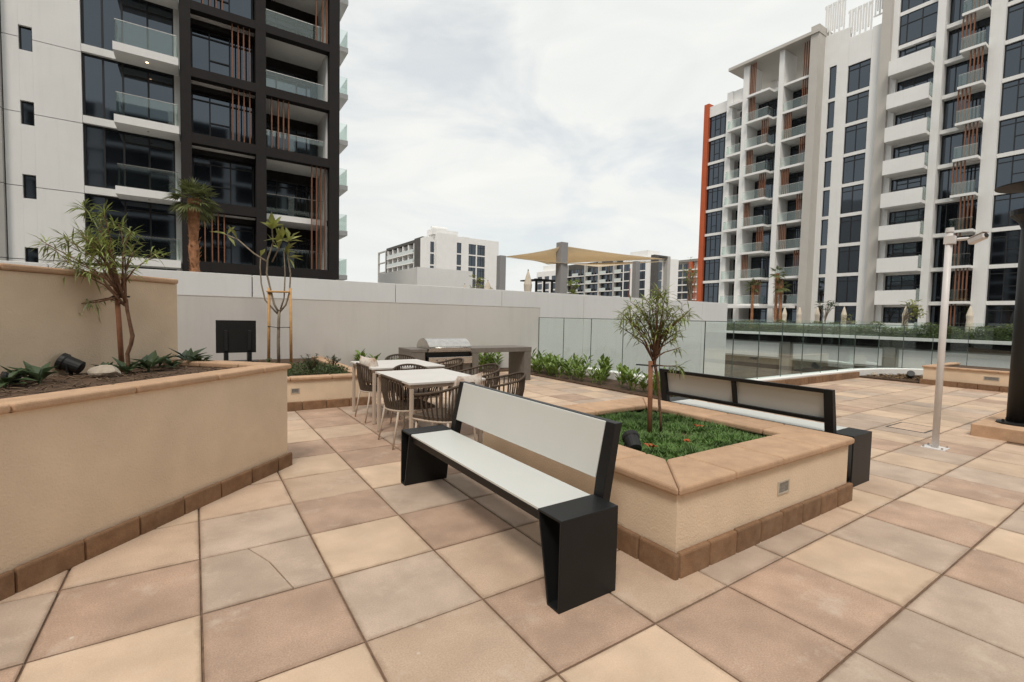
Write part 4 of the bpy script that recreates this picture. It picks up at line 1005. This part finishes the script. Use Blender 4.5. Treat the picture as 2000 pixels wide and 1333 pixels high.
for k in range(-1, 8):
    b, t = zb(k), zb(k)+2.8
    if k == -1: b = .4
    rwin(26.52, 29.41, b, t-.1, 1.3, mull=(.35, .65), trans=((0, 1, .82),))
    sl = rbx('balcony', 26.52, 29.41, -.9, 1.28, t+.02, t+.27, M_WHITE)
    if k < 7: rail(sl, -29.38, -26.55, -.86, t+.27, 1.0)
    ys_ = [26.75+.22*q for q in range(4)] if k % 2 == 1 else [28.55+.2*q for q in range(4)]
    if k >= 0:
        for yy in ys_: rbx('fin', yy-.035, yy+.035, -.75, -.6, b-.1, t+.01 if k < 7 else 32.6, M_FIN)
rbx('pier', 25.66, 26.5, -1.42, 2.5, -5, 33.6, M_BEIGE)
obj('roof_canopy', MB().box(-36.0, -25.6, -1.6, 8, 32.71, 33.05), M_BEIGE, RB)
rbx('column', 33.56, 34.3, 5.2, 6.0, 29.6, 32.7, M_WHITE); rbx('column', 29.4, 30.0, 5.2, 6.0, 29.6, 32.7, M_WHITE); rbx('column', 26.0, 26.5, 5.2, 6.0, 29.6, 32.7, M_WHITE)
rbx('parapet', 26.52, 33.5, 1.2, 1.79, 28.9, 29.8, M_WHITE)
# middle white wall with two window strips
rbx('wall_strip', 25.08, 25.65, 0, .5, -5, 32.6, M_WHITE); rbx('wall_strip', 23.3, 24.38, 0, .5, -5, 32.6, M_WHITE); rbx('wall_strip', 20.3, 21.26, 0, .5, -5, 31.6, M_WHITE)
for k in range(-1, 8):
    b, t = zb(k), zb(k)+2.8
    if k == -1: b = .4
    top = t+.345 if k < 7 else 31.4
    rwin(24.39, 25.07, b, t+(.6 if k == 7 else 0), .12, bar=.05); rwin(21.28, 23.28, b, t, .12, mull=(.5,), trans=((0, 1, .82),))
    rbx('spandrel', 24.38, 25.08, -.0, .4, t+.005+(.6 if k == 7 else 0), (top+1.2 if k == 7 else top), M_WHITE)
    rbx('spandrel', 21.27, 23.29, -.0, .4, t+.005, top, M_WHITE)
# slatted roof screens
for (wy0, wy1, z0, z1, n_) in ((23.9, 25.9, 32.6, 36.0, 9), (21.4, 23.6, 31.4, 34.4, 9), (20.35, 21.3, 32.6, 36.0, 5)):
    sc_ = rbx('roof_screen', wy0, wy1, .1, .2, z0, z0+.12, M_WHITE)
    w_ = (wy1-wy0)/n_
    for q in range(n_):
        zz0, zz1 = (z0+.13, z1) if q % 2 == 0 else (z0+.5, z1)
        obj('slat', MB().box(-(wy0+w_*q+w_*.6), -(wy0+w_*q), .1, .2, zz0, zz1), M_WHITE, sc_)
        if q % 2 == 0: obj('slat', MB().box(-(wy0+w_*q+w_), -(wy0+w_*q+w_*.62), .11, .19, z1-.3, z1-.05), M_WHITE, sc_)
rbx('pier', 19.5, 20.29, -.6, .8, -5, 38, M_BEIGE)
# tall part: white balcony boxes
rbx('wall_strip', 19.0, 19.49, -.2, .5, -5, 38, M_WHITE); rbx('pier', 15.4, 16.0, -.5, 1.7, -5, 38, M_WHITE)
for k in range(-1, 10):
    b = 3.42+3.15*k
    if k < 8:
        rbx('balcony_parapet', 15.95 if False else 16.02, 19.2, -1.5, -1.3, b, b+1.38, M_WHITE)
        rbx('balcony', 16.02, 19.2, -1.299, .3, b, b+.3, M_WHITE)
        rbx('balcony_side', 19.02, 19.2, -1.299, -.21, b+.301, b+1.38, M_WHITE)
        obj('glass_rail', MB().box(-16.03, -16.0, -1.28, -.51, b+.35, b+1.5), M_GLASS, RB)
        rwin(16.1, 18.98, b+.31, b+2.95, .3, mull=(.15, .45, .8), trans=((.15, .8, .78), (0, 1, .6)))
        rbx('spandrel', 16.02, 18.99, .28, .6, b+2.955, b+3.148, M_WHITE)
    else:
        rwin(16.1, 18.98, b-.2 if k == 9 else b+.1, b+2.9, .0, mull=(.2, .6), trans=((0, 1, .65),))
        rbx('spandrel', 16.02, 18.99, -.05, .5, b-.3, b+.05, M_WHITE)
# glass bay with louvres
for k in range(-1, 10):
    b, t = zb(k), zb(k)+2.8
    if k == -1: b = .4
    rwin(12.45, 15.38, b, t, .6, mull=(.22, .5, .66, .83), trans=((.5, 1, .8),))
    rbx('spandrel', 12.44, 15.39, -.1, .9, t+.005, t+.345, M_WHITE)
    sl = rbx('balcony', 12.44, 14.1, -1.2, -.101, t+.10, t+.32, M_WHITE)
    rail(sl, -14.05, -12.5, -1.15, t+.32, 1.0, side=-14.05, sy=-.2)
    s0 = 12.65 if k % 2 == 0 else 13.3
    for q in range(4): rbx('fin', s0+q*.25-.04, s0+q*.25+.04, -1.0, -.85, b+.0, t+.09, M_FIN)
rbx('pier', 11.5, 12.43, -.35, .8, -5, 38, M_WHITE)
rbx('pier', 8.0, 8.7, -.1, .8, -5, 38, M_WHITE)
for k in range(-1, 10):
    b, t = zb(k), zb(k)+2.8
    if k == -1: b = .4
    rwin(8.72, 11.49, b, t, .12, mull=(.35, .75), trans=((0, 1, .84), (.35, .75, .45)))
    rbx('spandrel', 8.71, 11.49, -.02, .5, t+.005, t+.345, M_WHITE)
rbx('wall_strip', 2, 7.99, 0, .8, -5, 38, M_WHITE)
# porch slab at the foot
rbx('porch_roof', 26.6, 35.2, -3.0, -1.6, 3.1, 3.35, M_WHITE)
rbx('porch_column', 34.3, 34.55, -2.9, -2.65, .4, 3.1, M_GREY)

# ---- podium of the right building
PO = thing('podium_wall', 'long podium wall with white panels across the gap beyond the glass balustrade', 'podium', (45, 0, 0), -math.pi/2)
def pbx(name, wy0, wy1, y0, y1, z0, z1, m, parent=PO): return bx(name, -wy1, -wy0, y0, y1, z0, z1, m, parent)
pbx('podium_body', -30, 60, 1.0, 11, -5, .40, M_CONC)
pbx('ledge', -30, 60, -.3, .99, .30, .52, M_WHITE)
pbx('fascia', -30, 60, .2, .99, -.3, .299, M_DARK)
pbx('lower_wall', -30, 60, .6, .99, -5, -1.95, M_CONCD)
for (a, b) in ((22.6, 34), (14.6, 21.7), (2.0, 13.9), (35, 48)):
    fr_ = pbx('panel_frame', a, b, .35, .59, -1.95, -.31, M_GREY)
    pbx('white_panel', a+.18, b-.18, .30, .349, -1.80, -.45, M_WHITE, fr_)
for (a, b) in ((21.7, 22.6), (13.9, 14.6), (34, 35)): pbx('pillar', a+.01, b-.01, .1, .99, -5, -.301, M_CONC)
for (a, b) in ((15, 20.5), (23, 33), (3, 13)): pbx('dark_opening', a, b, .55, .598, -3.6, -2.3, M_CONCD)
# hedge
r_ = random.Random(77); mb = MB()
for k in range(22000):
    wy = rnd(r_, 2, 37); wx = rnd(r_, 45.3, 47.0)
    hh = .85+.22*math.sin(wy*1.7)+.14*math.sin(wy*4.1+1)
    z = .5+rnd(r_, 0, hh)
    a = rnd(r_, 0, 6.28); mb.leaf((wx, wy, z), (math.cos(a), math.sin(a), rnd(r_, 0, 1)), rnd(r_, .15, .3), rnd(r_, .06, .12))
hd_ = thing('hedge', 'long loose green hedge along the top of the podium wall', 'hedge')
stuff(obj('foliage', mb, M_HEDGE, hd_)); 
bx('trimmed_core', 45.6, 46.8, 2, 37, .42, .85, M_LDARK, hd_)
pr_ = thing('podium_glass_rail', 'glass rail behind the hedge on the far podium', 'balustrade')
for k in range(18): bx('glass_panel', 47.5, 47.52, 2+2*k+.02, 4+2*k-.02, .42, 1.72, M_GLASS, pr_)
# closed umbrellas
def umbrella(label, loc, h, r0, group):
    t = thing('closed_umbrella', label, 'umbrella', loc, 0, group)
    obj('pole', MB().tube([(0, 0, 0), (0, 0, h)], .03*h/2.5, 8), M_POST, t)
    obj('folded_canopy', MB().lathe([(r0*.75, h*.22), (r0, h*.32), (r0*.8, h*.55), (r0*.95, h*.7), (r0*.45, h*.88), (r0*.12, h*.97)], seg=9, squash=.9), M_UMB, t)
def atx(px_, wx):   # world y on the plane x=wx seen at pixel column px_ near the horizon
    f_ = 925.8; d = FWD+RT*((px_-1000)/f_)-UP*((620-666.5)/f_); return wx*d.y/d.x
G1 = 'closed umbrellas on the far podium'
for i, (px_, nm) in enumerate([(1532, 'left of the beige pier'), (1561, 'just before the beige pier'), (1596, 'beside the small tree with rounded leaves'), (1648, 'in front of the ground floor window strip'), (1768, 'under the plumeria before the balcony boxes'), (1894, 'right of the white camera pole')]):
    umbrella('closed cream umbrella on the far podium, '+nm, (50.5, atx(px_, 50.5), .4), 2.75, .27, G1)
for i, (px_, h_, nm) in enumerate([(1468, 5.2, 'left'), (1514, 6.4, 'middle and tallest'), (1523, 5.0, 'right')]):
    palm('slim orange trunked palm on the far podium, %s of the three' % nm, (53, atx(px_, 53), .4), h_, .14, nf=16, fl=.85, seed=40+i, group='palms on the far podium', old=2)
def far_tree(name, label, base, h, w, seed, m, n=160, Lf=.4, group=None, bark=M_BARKG):
    r_ = random.Random(seed); t = thing(name, label, 'tree', base, 0, group); tr = MB(); mb = MB()
    tr.tube([(0, 0, 0), (.03, 0, h*.5), (0, 0, h*.8)], [.06*h/3, .045*h/3, .02], 7)
    for k in range(10):
        a = rnd(r_, 0, 6.28); e = Vector((math.cos(a)*w*rnd(r_, .4, 1), math.sin(a)*w*rnd(r_, .4, 1), h*rnd(r_, .6, 1))); tr.tube([(0, 0, h*rnd(r_, .35, .6)), e*.6+Vector((0, 0, h*.25)), e], [.03, .02, .01], 5)
        for q in range(n//10):
            aa = rnd(r_, 0, 6.28); mb.leaf(e+Vector((rnd(r_, -1, 1), rnd(r_, -1, 1), rnd(r_, -1, 1)))*w*.22, (math.cos(aa), math.sin(aa), rnd(r_, 0, 1)), Lf*rnd(r_, .6, 1.1), Lf*.3)
    obj('trunk', tr, bark, t); obj('crown', mb, m, t)
far_tree('small_tree', 'small round leaved tree on the far podium beside a closed umbrella', (50, atx(1612, 50), .4), 3.0, .9, 5, M_LDARK, 120, .45)
far_tree('plumeria_tree', 'spreading plumeria on the far podium before the white balcony boxes', (50, atx(1765, 50), .4), 2.9, 1.4, 6, M_LBIG, 130, .5)
far_tree('small_tree', 'thin shrubby tree on the far podium beside the window strip', (50, atx(1663, 50), .4), 1.8, .7, 7, M_LBIG, 60, .35)

# ---- things on the middle roof deck
def aty(px_, wy):
    f_ = 925.8; d = FWD+RT*((px_-1000)/f_)-UP*((600-666.5)/f_); return wy*d.x/d.y
P1, P2, P3 = (12.68, 20, 1.3), (16.55, 20, 1.3), (21.3, 19, 1.3)
for (p, h_, w_, lb_) in ((P1, 3.15, .17, 'shorter grey post at the left corner of the shade sail'), (P2, 4.2, .23, 'tallest grey square post carrying the shade sail'), (P3, 3.5, .16, 'grey post under the right end of the shade sail, partly hidden')):
    o = obj('sail_post', MB().box(-w_, w_, -w_, w_, 0, h_), M_POST, loc=p, bevel=.01); tag(o, lb_, 'post', 'posts of the shade sail')
def sail(label, A, B, C, D, sag):
    n_ = 16; mb = MB(); A, B, C, D = map(Vector, (A, B, C, D))
    for i in range(n_+1):
        for j in range(n_+1):
            u, v = i/n_, j/n_; p = A.lerp(B, u).lerp(D.lerp(C, u), v); pull = 4*u*(1-u)*.10; pv = 4*v*(1-v)*.10
            c = (A+B+C+D)/4; p = p.lerp(c, (4*u*(1-u)*(abs(2*v-1)**3)+4*v*(1-v)*(abs(2*u-1)**3))*.10); p.z -= sag*16*u*(1-u)*v*(1-v); mb.v.append(tuple(p))
    for i in range(n_):
        for j in range(n_):
            a = i*(n_+1)+j; mb.f.append((a, a+1, a+n_+2, a+n_+1))
    o = obj('shade_sail', mb, M_CLOTH, smooth=True); md = o.modifiers.new('s', 'SOLIDIFY'); md.thickness = .01
    return tag(o, label, 'shade sail', 'shade sails over the roof deck')
sail('upper tan shade sail stretched from the tallest post', (12.85, 20, 4.42), (16.55, 19.9, 5.32), (25.2, 20, 5.35), (19.5, 25, 4.95), .1)
sail('lower tan shade sail hanging below the upper one', (12.85, 20.1, 4.40), (18.6, 19.2, 4.28), (25.2, 19.9, 5.2), (19.5, 24.0, 4.9), .1)
tr_ = bpy.data.materials['sail cloth']; nt = tr_.node_tree; b_ = nt.nodes['Principled BSDF']; t_ = nt.nodes.new('ShaderNodeBsdfTranslucent'); t_.inputs[0].default_value = (.86, .76, .60, 1); mx = nt.nodes.new('ShaderNodeMixShader'); mx.inputs[0].default_value = .5
nt.links.new(b_.outputs[0], mx.inputs[1]); nt.links.new(t_.outputs[0], mx.inputs[2]); nt.links.new(mx.outputs[0], nt.nodes['Material Output'].inputs[0])
G2 = 'closed umbrellas on the roof deck behind the wall'
umbrella('closed cream umbrella standing tall left of the tallest sail post', (aty(1030, 20), 20, 1.3), 2.6, .24, G2)
umbrella('closed cream umbrella beside the plumeria before the white building', (aty(952, 21), 21, 1.3), 2.0, .26, G2)
umbrella('small closed umbrella top furthest left above the wall', (aty(907, 21), 21, 1.3), 1.75, .16, G2)
far_tree('plumeria_tree', 'leafy plumeria above the wall in front of the white building', (aty(936, 20), 20, 1.3), 2.1, .45, 8, M_LBIG, 160, .22)
far_tree('small_tree', 'thin shrub above the wall right of the closed umbrella', (aty(966, 20.5), 20.5, 1.3), 1.6, .35, 9, M_LBIG, 50, .2)
far_tree('small_tree', 'bushy yellow green tree right of the tallest sail post', (aty(1118, 19), 19, 1.3), 2.2, .38, 10, M_LNARROW, 260, .22)
far_tree('small_tree', 'tall thin tree with sparse leaves at the right end of the wall', (aty(1345, 16.5), 16.5, 1.3), 3.6, .42, 12, M_LNARROW, 110, .18)
far_tree('small_tree', 'second thin sparse tree at the right end of the wall', (aty(1358, 16), 16.3, 1.3), 2.9, .35, 13, M_LNARROW, 90, .18)
pg = thing('black_pergola', 'low black pergola frame left of the tallest sail post', 'pergola', (aty(1046, 21), 21, 1.3))
for k in range(4): obj('post', MB().box(k*.55, k*.55+.1, 0, .1, 0, 2.15), M_BLACK, pg)
obj('top_frame', MB().box(-.05, 1.8, -.02, .12, 2.151, 2.27), M_BLACK, pg); obj('louvre_panel', MB().box(-.03, .5, .13, 1.5, 2.18, 2.25), M_BLACK, pg)
an = thing('rooftop_annex', 'plain white rooftop block in front of the distant white building', 'building', (0, 0, 0))
bx('annex_wall', 12.4, 16.6, 30, 38, -5, 4.63, M_WHITE, an)
# orange tree supports by the wall end
for i, px_ in enumerate((1228, 1355)):
    o = obj('orange_pole', MB().tube([(0, 0, 0), (0, 0, 2.75 if i == 0 else 3.3)], .022, 8), M_ORANGE, loc=(aty(px_, 17), 17, 1.3)); tag(o, ['thin orange pole rising above the wall left of the young tree', 'thin orange pole near the right end of the wall'][i], 'pole')

# ---- distant white building
A_ = thing('apartment_building', 'distant white apartment block with dark balcony wing left of the shade sail', 'building', (0, 115, 0))
bx('building_body', 52.9, 71.9, .5, 5, -5, 22.6, M_WHITE, A_)
bx('facade', 52.9, 58.7, 0, .49, -5, 23.0, M_WHITE, A_); bx('facade', 60.1, 62.3, 0, .49, -5, 22.7, M_WHITE, A_); bx('facade', 64.6, 64.95, 0, .49, -5, 22.6, M_WHITE, A_); bx('facade', 67.5, 71.9, 0, .49, -5, 22.6, M_WHITE, A_)
for k in range(7):
    t = 21.0-3.15*k
    window(A_, 58.72, 60.08, t-2.8, t, .2, bar=.08); window(A_, 62.32, 64.58, t-2.8, t, .2, mull=(.5,), bar=.09); window(A_, 64.97, 67.48, t-2.8, t, .2, mull=(.5, .8), trans=((0, 1, .7),), bar=.09)
    for (a, b) in ((58.71, 60.09), (62.31, 64.59), (64.96, 67.49)): bx('spandrel', a, b, .05, .48, t-3.145, t-2.805, M_WHITE, A_)
for (a, b) in ((58.71, 60.09), (62.31, 64.59), (64.96, 67.49)): bx('spandrel', a, b, .05, .48, t_z := 21.005, 22.6, M_WHITE, A_)
bx('stair_tower', 52.0, 59.5, .9, 4.5, 22.61, 24.0, M_WHITE, A_); obj('water_tank', MB().tube([(52.6, 3, 24.6), (57, 3, 24.6)], .5, 12), M_WHITE, A_)
bx('side_wing', 50.4, 52.89, 1.5, 5, -5, 21.9, M_WHITE, A_)
for k in range(6): bx('side_window', 51.7, 52.7, 1.44, 1.499, 18.0-3.15*k, 20.7-3.15*k, M_WIN, A_)
# balcony wing, facing -x at x=60 plane (built further back)
AW = thing('apartment_building', 'dark grey framed balcony wing of the distant white block, seen at an angle', 'building', (60, 0, 0), -math.pi/2)
bx('building_body', -172, -141, 1.5, 12, -5, 24.6, M_WHITE, AW)
bx('end_frame', -146.5, -140, -.6, 1.49, -5, 25.9, M_CONCD, AW); bx('top_frame', -172.4, -146.6, -.6, 1.49, 24.7, 25.6, M_CONCD, AW); bx('end_frame', -173.4, -172.5, -.6, 1.49, -5, 25.6, M_CONCD, AW)
for k in range(6):
    z = 21.6-3.15*k
    sl = bx('balcony', -172, -147, -.9, 1.4, z-.3, z, M_WHITE, AW); obj('glass_rail', MB().box(-172, -147, -.88, -.84, z, z+1.1), mat('pale rail', (.55, .6, .58), rough=.3), sl)
    for q in range(5): window(AW, -171.5+5*q, -168+5*q, z+.02, z+2.7, 1.3, mull=(.5,), bar=.1)
for q in range(6): bx('pier', -172+5*q-.4, -172+5*q+.4, -.5, 1.28, -5, 24.6, M_WHITE, AW)
obj('open_frame', MB().box(-184, -183.4, -.3, .3, -5, 25.2).box(-175.5, -175, -.3, .3, -5, 25.2).box(-183.4, -175.5, -.3, .3, 24.7, 25.2).box(-183.4, -175.5, -.3, .3, 20.6, 21).box(-183.4, -175.5, -.3, .3, 17, 17.4), M_GREY, AW)

# ---- distant building B (behind the sails), facing -x at x=127
Bd = thing('apartment_building', 'distant grey and white apartment block behind the shade sails', 'building', (127, 0, 0), -math.pi/2)
bx('building_body', -150.5, -106.6, 1.0, 14, -5, 22.6, M_WHITE, Bd)
bx('facade_grey', -150.4, -119.5, .6, .99, -5, 23.0, M_CONCD, Bd)
bx('roof_room', -118, -110, 2, 8, 22.6, 25.2, M_WHITE, Bd); bx('low_wing', -172, -150.6, 1, 14, -5, 21.6, M_WHITE, Bd); bx('roof_room', -170, -160, 3, 9, 21.6, 24.3, M_WHITE, Bd)
rq = random.Random(8)
for k in range(5):
    z = 18.2-3.15*k
    bx('balcony', -150, -119.6, -.7, .59, z-.35, z-.05, M_WHITE, Bd)
    for q in range(8):
        xx = -149.8+3.8*q
        window(Bd, xx+.3, xx+3.3, z, z+2.7, .5, mull=(.5,), bar=.1)
        if q % 2: obj('glass_rail', MB().box(xx, xx+3.6, -.72, -.68, z-.05, z+1.0), MATS['pale rail'], Bd)
    for (a, b) in ((-118.9, -116.2), (-114.7, -112.2), (-111.8, -109.3)): window(Bd, a, b, z+.1, z+2.9, .1, mull=(.5,), bar=.1)
    for q in range(4): window(Bd, -171+5*q, -168+5*q, z-1.2, z+1.2, .9, mull=(.5,), bar=.1)
    bx('spandrel', -119.4, -106.6, .05, .98, z-.25, z+.08, M_WHITE, Bd)
for (a, b) in ((-119.4, -118.95), (-116.15, -114.75), (-112.15, -111.85), (-109.25, -106.6)): bx('pier', a, b, 0, .99, -5, 22.6, M_WHITE, Bd)
for q in (0, 3, 5, 7): bx('pier', -150+3.8*q-.2, -150+3.8*q+.5, -.8, .58, -5, 22.8, M_GREY if q != 5 else M_BEIGE, Bd)
bx('end_frame', -106.5, -105, -.6, 1.5, -5, 23, M_CONCD, Bd); bx('end_frame', -106.5, -105, 6.0, 7.5, -5, 23, M_GREY, Bd); bx('end_frame', -106.5, -105, 1.51, 5.99, 22.4, 23, M_CONCD, Bd)
for k in range(6): bx('end_window', -106.2, -105.9, 1.8, 4.4, 18.2-3.15*k, 20.9-3.15*k, M_WIN, Bd)
bx('end_wall', -106.0, -105.4, 8, 10.8, -5, 22, M_WHITE, Bd)
# ---- distant building C with orange stripe
Cd = thing('apartment_building', 'far white apartment block with orange stripe beside the orange fin', 'building', (175, 0, 0), -math.pi/2)
bx('building_body', -134.6, -112, 1, 14, -5, 27.6, M_BEIGE, Cd); bx('roof_band', -134.6, -112, -.4, .99, 26.4, 27.4, M_CONC, Cd)
bx('orange_stripe', -126.6, -125.2, -.8, .99, -5, 26.3, M_ORANGE, Cd)
for k in range(6):
    z = 23.2-3.15*k
    bx('balcony', -134.5, -112, -.8, .99, z-.45, z, M_WHITE, Cd)
    for q in range(5):
        if q != 2: window(Cd, -134.2+4*q, -131.2+4*q, z+.05, z+2.5, .7, mull=(.5,), bar=.1)

# ---- blocks added out of view behind and left of the camera, only for window reflections
def courtyard(label, loc, rz, w, h):
    t = thing('apartment_building', label, 'building', loc, rz)
    bx('building_body', 0, w, .5, 12, -5, h, M_BLACK, t)
    z = 2
    while z < h:
        bx('floor_slab', 0, w, -.6, .49, z, z+.5, M_WHITE, t); z += 3.15
    x = 0; q = 0
    while x < w: bx('pier', x, x+(1.6 if q % 2 else .8), -.3, .48, -5, h-.1, M_WHITE, t); x += 8; q += 1
courtyard('white banded apartment block added behind the camera for the windows to reflect', (30, -30, 0), math.pi, 70, 30)
courtyard('white banded apartment block added out of view on the left for the windows to reflect', (-34, -30, 0), math.pi/2, 70, 27)
